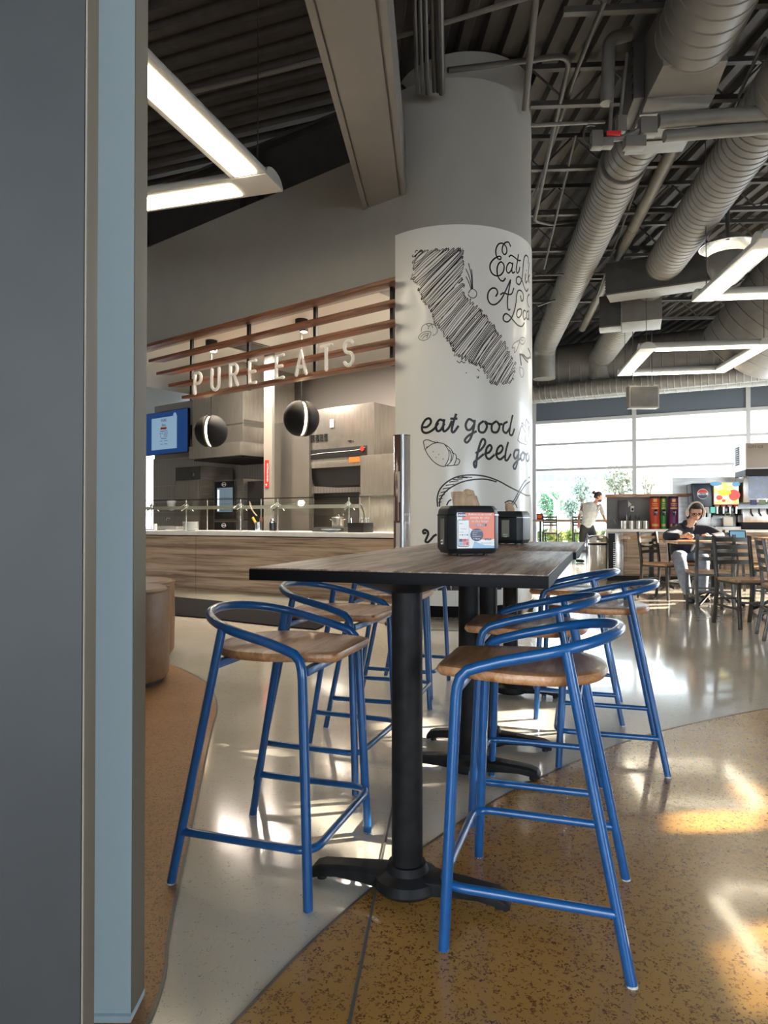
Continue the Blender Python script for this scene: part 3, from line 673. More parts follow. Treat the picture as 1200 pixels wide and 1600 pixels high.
for i, (a, b, d1, d2) in enumerate((((830,262),(1000,255),9.8,9.8),((835,430),(1010,425),12.8,12.8),((900,210),(850,420),8.8,13),((1130,20),(1060,180),6.5,9),((1195,60),(1105,260),6.6,10.4),((1010,250),(930,470),9.6,14.4),((840,478),(905,455),14,14.5),((835,330),(1050,322),11,11.2),((1060,330),(1200,318),11,11.2),((905,395),(850,500),13,16),((1125,260),(1060,330),10,11.6))):
    pipe('conduit', 'dark conduit clipped under the deck among the joists at upper right', [AT(*a,d1), AT(*b,d2)], .018, 'steel_dark', group='dark conduits among the joists')
pipe('insulated_pipe', 'upper of the two thick insulated pipes at right', [AT(1028,190,7.2), AT(1120,182,7.2), AT(1215,176,7.2)], .075)
pipe('insulated_pipe', 'lower of the two thick insulated pipes at right', [AT(1038,213,7.3), AT(1120,206,7.3), AT(1215,198,7.3)], .065)
pipe('insulated_pipe', 'thick bent insulated pipe rising on the left of the duct box', [AT(948,162,7.2), AT(952,62,7.2), AT(985,52,7.2)], .07, 'duct', .12)
t = thing('valve_set', 'pipe valve cluster with a small red handle below the duct box', 'valve', AT(960,215,7.2))
for q in ((-.25,-.13,-.05,.05,-.12,.06),(-.14,-.02,-.05,.05,-.11,-.02),(.02,.12,-.05,.05,.06,.22),(.26,.44,-.06,.06,.02,.2),(.1,.32,-.06,.06,-.12,.0)): MB().box(*q).build('valve_body', M['duct'], t, bevel=.012)
MB().tube([(-.13,0,-.03),(.1,0,.0),(.3,0,.1),(.44,0,.11)], .03, 10).tube([(-.05,0,.03),(-.02,0,.5)], .02, 8).tube([(.06,0,.2),(.14,0,.9)], .018, 8).build('pipework', M['duct'], t)
MB().box(-.1,.05,-.07,-.04,-.01,.04).build('red_handle', M['red'], t, bevel=.01)
MB().tube(catmull([(-.24,0,-.1),(-.32,0,-.02),(-.3,0,.12),(-.2,0,.13)],4), .012, 6).build('cable', M['steel_dark'], t)
# ------------------------------------------------------------------ light rings
def light_ring(label, corners, z, w=.22, cables=True):
    c = sum((Vector(p) for p in corners), Vector((0,0)))/4
    t = thing('pendant_light', label, 'light', (c.x, c.y, z), group=None)
    P = [Vector((p[0]-c.x, p[1]-c.y, 0)) for p in corners]
    for i in range(4):
        a, b = P[i], P[(i+1)%4]; d = (b-a).normalized(); n = Vector((-d.y, d.x, 0)); L = (b-a).length
        # housing: half-round trough, open face down
        mb = MB(); ang = math.atan2(d.y, d.x); seg = 10
        prof = [(-w/2,0)] + [(w/2*math.cos(PI - PI*k/seg), .11*math.sin(PI*k/seg)+.02) for k in range(seg+1)] + [(w/2,0)]
        Mx = Matrix.Translation(a + Vector((0,0,.008*(i % 2)))) @ Matrix.Rotation(ang, 4, 'Z'); n_ = len(prof)
        vs = [Mx @ Vector((x, y, zz)) for x in (-w/2, L+w/2) for y, zz in prof]
        mb._new(vs, [tuple(range(n_)), tuple(range(n_, 2*n_))[::-1]] + [(k, (k+1)%n_, n_+(k+1)%n_, n_+k) for k in range(n_)])
        ho = mb.build('housing', M['fixture'], t, bevel=.012)
        mb = MB(); mb.prism([(w*.62 if k<0 else L-w*.62, s*w*.31) for k, s in ((-1,-1),(1,-1),(1,1),(-1,1))], -.016, .0, Mx)
        mb.build('diffuser', M['lit'], ho, bevel=.006)
        if cables: MB().cyl(a + Vector((0,0,.12)), a + Vector((0,0,ZC-z)), .006, seg=6).build('cable', M['steel_dark'], t)
    return t
light_ring('square ring of bright light bars at upper left, mostly behind the pale post', [(-1.20,6.45),(-3.35,7.1),(-4.0,5.1),(-1.88,4.4)], 4.2, .36)
light_ring('square ring of light bars hanging under the huge duct at right', [(5.27,14.9),(4.92,12.76),(6.95,12.45),(7.2,14.6)], 4.2, .29)
light_ring('square ring of light bars cut by the right edge of the picture', [(4.62,9.75),(4.42,7.8),(6.4,7.45),(6.7,9.5)], 4.2, .31)
# high bay fixture
t = thing('high_bay_light', 'round metal high bay fixture with a tan bowl beside the right spiral duct', 'light', AT(1137,402,10.2))
MB().lathe([(.0,.30),(.2,.30),(.39,.16),(.40,.15),(.38,.15),(.19,.27),(0,.27)], seg=40).build('reflector', M['steel'], t)
MB().lathe([(0,-.42),(.12,-.40),(.22,-.31),(.28,-.17),(.29,-.05),(.28,.02),(.18,.05),(0,.06)], seg=32).build('bowl', M['duct'], t)
MB().cyl((0,0,.27),(0,0,1.4),.03).build('stem', M['steel_dark'], t)
# small hanging panel box
t = thing('hanging_speaker', 'pale framed flat box hanging in front of the dark band over the windows', 'speaker', AT(1004,622,14.2))
MB().box(-.31,.31,-.1,.1,-.22,.24).build('cabinet', M['duct'], t, bevel=.01)
MB().box(-.28,.28,-.115,-.1,-.19,.21).build('grille', M['steel_dark'], t, bevel=.004)
MB().cyl((-.2,0,.24),(-.2,0,2.6),.008,seg=6).cyl((.2,0,.24),(.2,0,2.6),.008,seg=6).build('hanger_rod', M['steel_dark'], t)

# ================================================================== FOREGROUND PARTITION AND POST
o = MB().box(-3.0, AT(129,800,.9).x, .90, .93, 0, ZC).build('wall_partition', M['post_grey'], smooth=False); struct(o)
xa = AT(130,800,.9).x
struct(MB().box(xa, xa+.003, .90, .935, 0, ZC).build('trim_2', M['post_tan'], bevel=.001))
x0, x1 = AT(138,800,1.41).x, AT(207.5,800,1.41).x
post = struct(MB().box(x0-.25, x1, 1.41, 1.484, .018, ZC).build('trim_4', M['post_blue'], bevel=.002))
MB().box(x1, x1+.002, 1.411, 1.484, .018, ZC).build('post_side', M['post_tan'], post, bevel=.001)
MB().box(x0-.25, x1+.002, 1.405, 1.49, .002, .016).build('post_foot', M['post_blue'], post, bevel=.002)

# ================================================================== OUTSIDE
struct(MB().box(-40, 120, 24, 160, -.3, -.15).build('ground_outside', noise_mat('pale_paving', (.34,.34,.32), (.42,.42,.40), .4, .9), smooth=False))
struct(MB().box(-20, 30, -30, -5.2, -.3, -.15).build('ground_outside', M['quartz'], smooth=False))
M['facade'] = mat('white_facade', (.72,.72,.72), .8); M['pane_dark'] = mat('dark_window_pane', (.13,.14,.16), .6, spec=.1)
t = thing('office_building', 'white office block with rows of dark windows seen through the far glass', 'building', (AT(835,800,60).x, 60, 0), R(-20))
fB = Frame(AT(835,800,60).x, 60, R(-20))
MB().box(-6, 26, 0, 12, -.15, 16).build('walls', M['facade'], t, smooth=False)
for (x0,x1,y0,y1) in ((838,844.5,741,753),(846.5,854,741,753),(856,866,741,752),(871,879,745,752),(881,888,745,752),(894,905,745,752),(928,934,743,750),(881,890,765,771),(895,908,764,772),(838,850,765,771),(895,906,783,792),(950,960,742,750),(968,980,743,751)):
    u0, za = fB.hit(x0,y1,-.05); u1, zb_ = fB.hit(x1,y0,-.05)
    f = MB().box(u0,u1,-.05,.05,za,zb_).build('window', M['pane_dark'], t, smooth=False)
def foliage(px, py, rx, ry, d, label, c1, c2, name='garden_tree', trunk=True, leaves=900, seed=1, cat='tree', group=None):
    rg = random.Random(seed); c = AT(px, py, d); sx, sz = rx*d/F_PX, ry*d/F_PX
    t = thing(name, label, cat, (c.x, c.y, -.15), group=group); mb = MB(); zc = c.z + .15
    for i in range(leaves):
        while True:
            v = Vector((rg.uniform(-1,1), rg.uniform(-1,1), rg.uniform(-1,1)))
            if .25 < v.length < 1: break
        v *= .75 + .25*math.sin(v.x*9+seed)*math.cos(v.z*8)
        p = Vector((v.x*sx, v.y*sx, zc + v.z*sz)); s = rg.uniform(.5,1)*max(.11, min(sx,sz)*.13)
        q = Quaternion((rg.uniform(-1,1),rg.uniform(-1,1),rg.uniform(-1,1),rg.uniform(-1,1))).normalized()
        mb._new([p + q @ Vector(w)*s for w in ((-1,0,0),(0,-.55,.1),(1,0,0),(0,.55,.1))], [(0,1,2,3)])
    mb.build('foliage', noise_mat('leaves', c1, c2, 1.4, .8), t, smooth=False)
    if trunk: 
        mb = MB(); mb.tube([(0,0,0),(.05,0,zc*.5),(0,.05,zc*.9)], [.14,.1,.05], 8)
        for k in range(5): a = k*1.3; mb.tube([(0,0,zc*.6),(math.cos(a)*sx*.5,math.sin(a)*sx*.5,zc*1.05)], [.05,.02], 6)
        mb.build('trunk', mat('bark', (.12,.09,.07), .8), t)
g1, g2 = (.05,.16,.09), (.14,.27,.15); b1, b2 = (.11,.16,.13), (.22,.29,.24)
foliage(860,788,27,34,34,'round green tree outside left of the lamp post', g1, g2, seed=2)
foliage(892,794,16,20,36,'blue green bush right of the outdoor lamp post', b1, b2, seed=3)
foliage(908,765,20,30,40,'loose pale tree outside behind the walking person', b1, b2, seed=4, leaves=900)
foliage(968,752,34,32,38,'pale airy tree outside above the drinks back panel', (.14,.18,.14), (.32,.29,.22), seed=5, leaves=1300)
foliage(1012,752,20,24,40,'sparse pale tree outside right of the window mullion', (.18,.2,.17), (.34,.30,.22), seed=6, leaves=450)
for i, px in enumerate((848,872,896,925,950)):
    foliage(px,838,16,13,27,('leafy planting in the bed outside the far window, %s' % ('behind the far left bar chair','between the two bar chairs','behind the right bar chair','right of the walking man','beside the drinks cabinet')[i]), ((.10,.20,.05),(.30,.36,.08),(.16,.26,.06),(.30,.33,.12),(.12,.22,.06))[i], ((.20,.33,.08),(.5,.5,.18),(.3,.4,.1),(.5,.38,.2),(.25,.35,.1))[i], 'garden_bush', False, 420, 10+i, 'bush')
t = thing('street_lamp', 'white outdoor lamp post with a flat forked head outside the window', 'lamp post', (AT(870,800,32).x, 32, -.15))
MB().cyl((0,0,0),(0,0,2.1),.16,.14).build('pole', M['facade'], t)
MB().tube([(0,0,2.0),(-.5,0,2.55)], .06, 8).tube([(0,0,2.0),(.5,0,2.55)], .06, 8).build('fork', M['facade'], t)
MB().lathe([(0,2.5),(.7,2.52),(.7,2.6),(0,2.66)], seg=24).build('lamp_head', M['facade'], t)
# ================================================================== HIGH TABLES
HT = .903
def make_table(label):
    t = thing('high_table', label, 'table', (0,0,0), TA, 'high tables set end to end')
    w, l = .775, 1.217
    MB().box(-w/2+.002, w/2-.002, -l/2+.002, l/2-.002, HT-.004, HT).build('tabletop', M['table_top'], t, bevel=.001)
    MB().box(-w/2, w/2, -l/2, l/2, HT-.033, HT-.0035).build('edge_band', M['black_edge'], t, bevel=.0015)
    return t
def make_base(name_t, x, y, table):                       # x, y in the table's own frame
    MB().cyl((x,y,.05),(x,y,HT-.045), .043, seg=32).build('post', M['black_cast'], table)
    MB().lathe([(0,HT-.075),(.05,HT-.072),(.15,HT-.04),(.17,HT-.033),(0,HT-.033)], c=(x,y,0), seg=28).build('top_plate', M['black_cast'], table)
    mb = MB(); mb.lathe([(0,.018),(.085,.018),(.095,.03),(.088,.052),(.06,.066),(.052,.085),(0,.085)], c=(x,y,0), seg=36); mb.build('foot_hub', M['black_cast'], table)
    for s in (-1, 1):
        mb = MB(); secs = []
        for r, hw, z0, z1 in ((.05,.048,.022,.066),(.13,.036,.024,.062),(.20,.034,.026,.056),(.25,.036,.020,.050),(.275,.036,.012,.040),(.285,.026,.012,.026)):
            secs.append([Vector((x+s*r, y+k*hw*f, z)) for k, z, f in ((-1,z0,1),(-1,z1-.008,1),(-1,z1,.65),(1,z1,.65),(1,z1-.008,1),(1,z0,1))])
        vs = [v for q in secs for v in q]; n = 6
        fs = [tuple(range(n)), tuple(range(len(vs)-n, len(vs)))] + [(i*n+k, i*n+(k+1)%n, (i+1)*n+(k+1)%n, (i+1)*n+k) for i in range(len(secs)-1) for k in range(n)]
        mb._new(vs, fs); arm = mb.build('foot', M['black_cast'], table, bevel=.002)
        MB().cyl((x+s*.255,y,0),(x+s*.255,y,.022), .014).build('glide', M['plastic'], arm)
tu, tn = Vector((math.cos(TA), math.sin(TA), 0)), Vector((-math.sin(TA), math.cos(TA), 0))
N0 = Vector((.010, 1.69, 0))
for i, lb in enumerate(('nearest high table with dark wood top and black edge, carrying the poster dispenser', 'second high table behind the near one, under the smaller napkin dispenser')):
    tb = make_table(lb); c = N0 + tn*(.61 + i*1.222) + tu*(i*.012); tb.location = c
    for P in (((.064,1.90),(.348,2.80)) if i == 0 else ((.475,3.13),(.745,4.03))):
        v = Vector((P[0],P[1],0)) - c; make_base('base', v.dot(tu), v.dot(tn), tb)

# ================================================================== STOOLS
def make_stool():
    t = thing('counter_stool', '', 'stool', (0,0,0), 0, 'blue counter stools at the high tables')
    r = .0128
    # front legs run up, bend over and become the arm hoop round the back
    def hoop_z(x): return .662 + .085*max(0, min(1, (x+.19)/.30))**.9
    half = [(-.212,.236,0),(-.184,.217,.655)]
    pts = [Vector((-.212,-.236,0)), Vector((-.186,-.217,.60))]
    bend = [(-.183,-.2155,.625),(-.176,-.213,.648),(-.158,-.211,.666),(-.13,-.209,.676)]
    pts += [Vector(b) for b in bend]
    for x in (-.08,-.03,.01): pts.append(Vector((x, -.206, .672 + .085*((x+.16)/.36))))
    for k in range(1, 24):
        a = -PI/2 + PI*k/24; x = .01 + .185*math.cos(a); pts.append(Vector((x, .205*math.sin(a), .672 + .085*((x+.16)/.36))))
    for x in (.01,-.03,-.08): pts.append(Vector((x, .206, .672 + .085*((x+.16)/.36))))
    pts += [Vector((b[0], -b[1], b[2])) for b in bend[::-1]] + [Vector((-.186,.217,.60)), Vector((-.212,.236,0))]
    MB().tube(pts, r+.0008, 14).build('hoop_frame', M['blue'], t)
    for s in (-1, 1):
        MB().tube([(.212, s*.235, 0), (.072, s*.197, .722)], r, 14).build('rear_leg', M['blue'], t)
    u = fillet([(.183,-.228,.150),(-.222,-.228,.150),(-.222,.228,.150),(.183,.228,.150)], .06, 8)
    MB().tube(u, .0112, 12).build('footrest', M['blue'], t)
    # seat supports
    for x, yy in ((-.188,.215),(.095,.205)):
        z = .607
        MB().box(x-.010, x+.010, -yy+.012, yy-.012, z, z+.022).build('seat_rail', M['blue'], t, bevel=.003)
    # seat: rounded back, straight front, dished top
    out = []
    for k in range(0, 25):
        a = -PI/2 + PI*k/24; ca_, sa_ = math.cos(a), math.sin(a)
        out.append((-.02 + .185*abs(ca_)**.85*(1 if ca_>=0 else -1), .192*abs(sa_)**.9*(1 if sa_>=0 else -1)))
    out = [(x, y) for x, y in out]
    front = fillet([(-.06,.192,0),(-.255,.145,0),(-.255,-.145,0),(-.06,-.192,0)], .03, 5)
    out += [(p.x, p.y) for p in front]
    rings = []; mb = MB(); cx0 = -.04; n = len(out)
    for sc, z in ((.90,.632),(.965,.634),(1.0,.643),(1.0,.650),(.985,.658),(.94,.661),(.8,.660),(.55,.656),(.25,.6535),(.02,.653)):
        rings.append([mb.bm.verts.new((cx0+(x-cx0)*sc, y*sc, z)) for x, y in out])
    for A, B in zip(rings, rings[1:]):
        for k in range(n): mb.bm.faces.new((A[k], A[(k+1)%n], B[(k+1)%n], B[k]))
    mb.bm.faces.new(rings[0][::-1]); mb.bm.faces.new(rings[-1]); mb.build('seat', M['seat_wood'], t, sharp=50)
    for x in (-.15, .05):
        pass
    for sx, sy in ((-.212,-.236),(-.212,.236),(.212,-.235),(.212,.235)):
        MB().cyl((sx,sy,-.0),(sx*.998,sy*.998,.006), .0135, seg=12).build('glide', M['pale_grey_trim'], t)
    return t
st0 = make_stool(); first = True
for (x, y, rz, lb) in ((.4175,1.805,-18,'nearest blue stool, right of the near table, its whole wood seat in view'),
    (.566,2.47,-17,'blue stool right of the table, directly behind the nearest right stool'),
    (.995,3.02,-16,'blue stool on the right with a pale seat, its leg standing past the others'),
    (1.06,3.70,-18,'farthest blue stool on the right side of the high tables'),
    (-.3285,2.10,162,'nearest blue stool on the left side, whole hoop in view left of the black post'),
    (-.225,2.86,160,'second blue stool on the left, just behind the nearest left one'),
    (-.02,3.55,164,'third blue stool on the left, its hoop just under the table edge'),
    (.14,4.22,162,'farthest blue stool on the left, its seat glimpsed behind the black post')):
    place(st0, (x, y, 0), R(rz), lb, first); first = False

# ================================================================== NAPKIN DISPENSERS
def dispenser(label, loc, rz, w=.172, d=.145, h=.170, poster=True, tuft=1.0):
    t = thing('napkin_dispenser', label, 'napkin dispenser', loc, rz, 'napkin dispensers on the high tables'); c = .024
    oc = lambda a, b, k: [(-a+k,-b),(a-k,-b),(a,-b+k),(a,b-k),(a-k,b),(-a+k,b),(-a,b-k),(-a,-b+k)]
    mb = MB(); secs = [(.88,.007),(1,.024),(1,h-.035),(.96,h-.012),(.86,h)]; n = 8
    vs = [Vector((x*s_, y*s_, z)) for s_, z in secs for x, y in oc(w/2, d/2, c)]
    mb._new(vs, [tuple(range(n))[::-1], tuple(range(len(vs)-n, len(vs)))] + [(i*n+k, i*n+(k+1)%n, (i+1)*n+(k+1)%n, (i+1)*n+k) for i in range(4) for k in range(n)])
    mb.build('housing', M['plastic'], t, bevel=.003)
    mb = MB(); mb._new([Vector((x*1.012, y*1.012, z)) for z in (h-.034, h-.030) for x, y in oc(w/2, d/2, c)], [tuple(range(n))[::-1], tuple(range(n,2*n))] + [(k,(k+1)%n,n+(k+1)%n,n+k) for k in range(n)])
    mb.build('seam', M['black_gloss'], t)
    for sx in (-1,1):
        mb = MB(); o = [(-.02,.04),(.02,.04),(.02,h-.045),(-.02,h-.045)]
        mb._new([Vector((sx*(w/2+e), y, z)) for e in (-.002,.0015) for y, z in o], ((0,1,2,3),(7,6,5,4),(0,4,5,1),(1,5,6,2),(2,6,7,3),(3,7,4,0)))
        sw = mb.build('side_window', M['smoke'], t)
        Mx = Matrix.Translation((sx*(w/2+.002), 0, .05)) @ Matrix.Rotation(sx*PI/2, 4, 'Z') @ Matrix.Rotation(PI/2, 4, 'X')
        MB().text('good\nstuff', .011, Mx, .0003).build('mark', M['white'], sw, smooth=False)
    for sx, sy in ((-1,-1),(1,-1),(1,1),(-1,1)):
        MB().cyl((sx*.05,sy*.045,0),(sx*.05,sy*.045,.014), .008).build('foot', M['black_gloss'], t)
    yb = -d/2-.001
    if poster:
        pw, z0, z1 = .062, .026, .146
        def pr(mb, poly, e=0): 
            mb._new([Vector((x, yb-e-k, z)) for k in (0,.0006) for x, z in poly], [tuple(range(len(poly)))[::-1], tuple(range(len(poly),2*len(poly)))] + [(i,(i+1)%len(poly),len(poly)+(i+1)%len(poly),len(poly)+i) for i in range(len(poly))]); return mb
        pp = pr(MB(), [(-pw,z0),(pw,z0),(pw,z1),(-pw,z1)]).build('poster', M['white'], t, smooth=False); pp.scale = (1.12, 1, 1.04)
        pr(MB(), [(-.045,z1),(pw,z1),(pw,.058),(.045,.052),(.02,.056),(0,.078),(-.018,.094),(-.035,.108),(-.045,.12)], .0007).build('orange_field', M['orange'], pp, smooth=False)
        pr(MB(), [(-.012,z0),(pw,z0),(pw,.034),(.03,.036),(.008,.044),(-.004,.05)], .0007).build('blue_swoosh', M['ltblue'], pp, smooth=False)
        pr(MB(), [(-.060,.131),(-.035,.131),(-.032,.139),(-.036,.145),(-.060,.145)], .0014).build('logo_patch', M['navy'], pp, smooth=False)
        TX = lambda x, z, e=.002: Matrix.Translation((x, yb-e, z)) @ Matrix.Rotation(PI/2, 4, 'X')
        MB().text('UNION', .0085, TX(-.047,.1345,.0026), .0002, bold=.0003).build('lettering', M['white'], pp, smooth=False)
        tx = MB(); tx.text('Follow us on social', .0098, TX(.014,.1365), .0002); tx.text('media to stay', .0120, TX(.014,.1255), .0002); tx.text('in the loop!', .0120, TX(.014,.1135), .0002)
        tx.build('lettering', M['white'], pp, smooth=False)
        pr(MB(), [(x,z) for x,z in [(-.060,.034),(-.058,.032),(-.024,.032),(-.022,.034),(-.022,.120),(-.024,.123),(-.058,.123),(-.060,.120)]], .0014).build('phone_frame', M['black_gloss'], pp, smooth=False)
        ph = pr(MB(), [(-.0583,.035),(-.0237,.035),(-.0237,.120),(-.0583,.120)], .0021).build('phone_screen', M['white'], pp, smooth=False)
        for j, (x0,x1,z0_,z1_,m) in enumerate(((-.048,-.034,.1185,.1215,'black_gloss'),(-.056,-.045,.048,.058,'navy'),(-.044,-.032,.048,.058,'red'),(-.031,-.025,.048,.058,'pink'),(-.056,-.045,.037,.047,'ltblue'),(-.044,-.034,.037,.047,'pink'),(-.033,-.025,.037,.047,'red'),(-.055,-.051,.069,.073,'orange'),(-.047,-.043,.069,.073,'navy'),(-.039,-.035,.069,.073,'ltblue'),(-.031,-.027,.069,.073,'navy'),(-.052,-.032,.09,.0915,'pink'),(-.056,-.044,.108,.1095,'ink_grey'),(-.056,-.04,.08,.081,'ink_grey'))):
            pr(MB(), [(x0,z0_),(x1,z0_),(x1,z1_),(x0,z1_)], .0028).build('screen_item', M[m], pp, smooth=False)
        pr(MB(), [(.003+.0215*math.cos(a*PI/18), .071+.0215*math.sin(a*PI/18)) for a in range(36)], .0014).build('navy_circle', M['navy'], pp, smooth=False)
        tx = MB()
        for j, s_ in enumerate(('View Locations', '& Hours', 'Menus', 'Find Nutrition')): tx.text(s_, .0048, TX(-.011,.083-.0062*j,.0026), .0002, 'LEFT')
        tx.text('+ More', .0075, TX(.002,.0555,.0026), .0002); tx.build('lettering', M['white'], pp, smooth=False)
        for j, x in enumerate((.0, .011, .022, .032)):
            ic = pr(MB(), [(x+.0045*math.cos(a*PI/8), .1045+.0045*math.sin(a*PI/8)) for a in range(16)], .0014).build('icon', M[('black_gloss','pink','black_gloss','navy')[j]], pp, smooth=False)
        MB().text('d  o x  f', .0085, TX(.0165,.1018,.0026), .0002).build('lettering', M['white'], pp, smooth=False)
        pr(MB(), [(.030,.053),(.051,.053),(.051,.059),(.030,.059)], .0014).build('tab', M['navy'], pp, smooth=False)
        MB().text('Scan Me', .0045, TX(.0405,.0545,.0026), .0002).build('lettering', M['white'], pp, smooth=False)
        MB().text('@universityunion', .0052, TX(.036,.042,.0018), .0002).build('lettering', M['ink_grey'], pp, smooth=False)
    # napkins sticking up out of the top slot
    mb = MB(); rg = random.Random(4 if poster else 9); nx, nz = 12, 7; H = .056*tuft; W2 = .052 if poster else .038
    for s_, yy in ((1,-.004),(-1,.010)):
        V = [[mb.bm.verts.new((-W2+2*W2*i/nx*(1-.16*j/nz) + .004*j*s_*.2, yy + .007*math.sin(i*1.1+s_)+.010*math.sin(i*.55+j*.3)*(j/nz) , h-.006 + (H*(1-.22*(i>nx*.45)*s_*.8) )*j/nz + .003*math.sin(i*.9)*(j/nz))) for i in range(nx+1)] for j in range(nz+1)]
        for j in range(nz):
            for i in range(nx): mb.bm.faces.new((V[j][i],V[j][i+1],V[j+1][i+1],V[j+1][i]))
    o = mb.build('napkin', M['kraft'], t, sharp=180); md = o.modifiers.new('thick','SOLIDIFY'); md.thickness = .0012
    return t
dispenser('black napkin dispenser with an orange and white phone poster on the near table', (.302, 2.47, HT), R(14), w=.192, d=.158, h=.176)
dispenser('black napkin dispenser with a smoky side panel, standing behind the poster dispenser', (.655, 3.52, HT), R(60), poster=False, tuft=.8, w=.165, d=.165)

# ================================================================== LEATHER SEATS, PYLON SIGN
def ottoman(label, x, y, r, h):
    t = thing('round_ottoman', label, 'ottoman', (x,y,0), 0, 'round leather seats')
    MB().lathe([(0,.03),(r-.01,.03),(r,.05),(r+.004,h*.5),(r,h-.03),(r-.012,h-.012),(r-.03,h),(r-.06,h-.003),(0,h+.006)], seg=56).build('upholstery', M['leather'], t)
    MB().lathe([(0,0),(r-.03,0),(r-.03,.03),(0,.03)], seg=40).build('plinth', M['black_metal'], t)
    MB().lathe([(r-.004,h-.022),(r+.006,h-.018),(r+.004,h-.010),(r-.008,h-.010)], seg=56).build('piping', M['leather'], t)
a = ONZ(252,1071); ottoman('tan leather round seat nearest the pale post, left edge of the room', a.x-.36, a.y+.10, .36, .60)
a = ONZ(265,1028); ottoman('tan leather round seat standing behind the nearer one', a.x-.36, a.y+.06, .36, .575)
t = thing('pylon_sign', 'tall curved menu pylon with a silver centre post standing left of the white column', 'sign stand', (AT(628,800,6.7).x, 6.7, 0), R(2))
hp = AT(628,681,6.7).z; wd = .082
for s in (-1,1):
    mb = MB(); prof = []
    for k in range(9):
        a = k/8; prof.append((s*(.012 + (wd-.012)*math.sin(a*PI/2)), -.055*math.cos(a*PI/2)-.0))
    vs = [Vector((x,y,z)) for z in (.03,hp) for x,y in prof] ; n = 9
    mb._new(vs, [(k,k+1,n+k+1,n+k) for k in range(n-1)])
    o = mb.build('print_panel', mat('dark_food_print', (.10,.055,.05), .2, coat=.4) if s < 0 else mat('pale_food_print', (.42,.40,.36), .2, coat=.3), t)
    md = o.modifiers.new('t','SOLIDIFY'); md.thickness = .004
    rg = random.Random(5)
    def pq(u0,u1,z0,z1,m,e=.0035):
        mb = MB(); P = []
        for u, z in ((u0,z0),(u1,z0),(u1,z1),(u0,z1)): P.append(Vector((s*(.012+(wd-.012)*math.sin(u*PI/2)), -.055*math.cos(u*PI/2)-e, z)))
        mb._new(P, [(0,1,2,3)]); mb.build('print_block', m, o, smooth=False)
    if s > 0:
        for z in (1.20,1.34,1.48): pq(.62,.98,z,z+.09,mat('faded_red_print',(.45,.20,.18),.35))
        pq(.62,.98,1.64,1.80,mat('faded_red_print',(.45,.20,.18),.35)); pq(.05,.98,.95,1.16,mat('slate_print',(.16,.18,.21),.35))
        for z in (.84,.76,.68): pq(.3,.98,z,z+.05,M['pink' if z<.8 else 'red'])
        for j,w_ in enumerate(('OPEN','DAILY')):
            Mx = Matrix.Translation((.045,-.056,1.07-.08*j)) @ Matrix.Rotation(PI/2,4,'X'); MB().text(w_, .035, Mx, .0005).build('lettering', M['white'], o, smooth=False)
    else:
        for z0,z1,u0,u1 in ((1.50,1.56,.25,.5),(1.02,1.25,.2,.75),(.75,1.0,.1,.5),(1.2,1.5,.1,.3)): pq(u0,u1,z0,z1,mat('pale_dish_print',(.5,.46,.44),.35))
        for z in (.60,.72): 
            mb = MB()
            for rr in (.034,.024,.012): mb.tube([(-.052+rr*math.cos(a*PI/12)*.8, -.05, z+rr*1.3*math.sin(a*PI/12)) for a in range(24)], .002, 5, closed=True)
            mb.build('round_mark', M['white'], o)
MB().cyl((0,-.057,.02),(0,-.057,hp+.012), .017, seg=20).build('centre_post', mat('satin_aluminium',(.6,.62,.63),.3,.8), t)
mb = MB(); P=[(wd*math.cos(PI+PI*k/16)*1.03, .055*math.sin(PI+PI*k/16)*1.05) for k in range(17)]; mb.prism(P, hp, hp+.006); mb.build('top_cap', M['black_metal'], t)
MB().prism([(.17*math.cos(k*PI/16), .15*math.sin(k*PI/16)) for k in range(32)], 0, .03).build('base_plate', M['black_metal'], t, bevel=.004)

# ================================================================== FOOD COUNTER (frame CF)
t = thing('food_counter', 'long serving counter clad in grey brown wood with a white stone top', 'counter', CF.o, CF.a)
uR = CF.hit(617.5, 800, 0)[0]; uLft = -5.6
zc = .865
MB().box(uLft, uR, 0, .75, .0, zc-.075).build('front_panel', M['counter_wood'], t, smooth=False)
MB().box(uLft, uR, -.012, .85, zc-.06, zc).build('stone_top', M['quartz'], t, bevel=.003)
MB().box(uLft, uR, .01, .74, zc-.076, zc-.058).build('shadow_gap', M['black_edge'], t, smooth=False)
mb = MB(); 
for px in (306,): 
    u_, _ = CF.hit(px, 870, 0); mb.box(u_-.002, u_+.002, -.001, .002, .01, zc-.076)
mb.build('panel_joint', M['black_edge'], t, smooth=False)
def onC(px, py, n, z=None): u, zz = CF.hit(px, py, n); return CF.w(u, n, zz if z is None else z)
# sneeze guard
g = thing('sneeze_guard', 'clear glass sneeze guard on slim steel posts along the counter', 'sneeze guard', CF.w(0,.28,zc), CF.a)
uu = lambda px, n=.28: CF.hit(px, 800, n)[0]
for px in (237,291,376,434,545):
    MB().cyl((uu(px),0,0),(uu(px),0,.46), .011, seg=12).build('post', M['steel'], g)
    mb = MB(); x = uu(px); mb.tube([(x,-.16,.33),(x,0,.41),(x,.15,.30)], .008, 8).ball((x,0,.37),.03,10,6).tube([(x,-.1,.30),(x,.03,.36)],.012,8); mb.build('clamp', M['chrome'], g)
for px in (324,408,562,577):
    MB().cyl((uu(px,.7),.42,0),(uu(px,.7),.42,.47), .010, seg=12).build('post', M['steel'], g)
x0, x1 = uu(180), uu(578)
MB().poly([(x0,-.02,.466),(x1,-.02,.466),(x1,.40,.466),(x0,.40,.466)]).build('glass_shelf', M['guard_glass'], g, smooth=False)
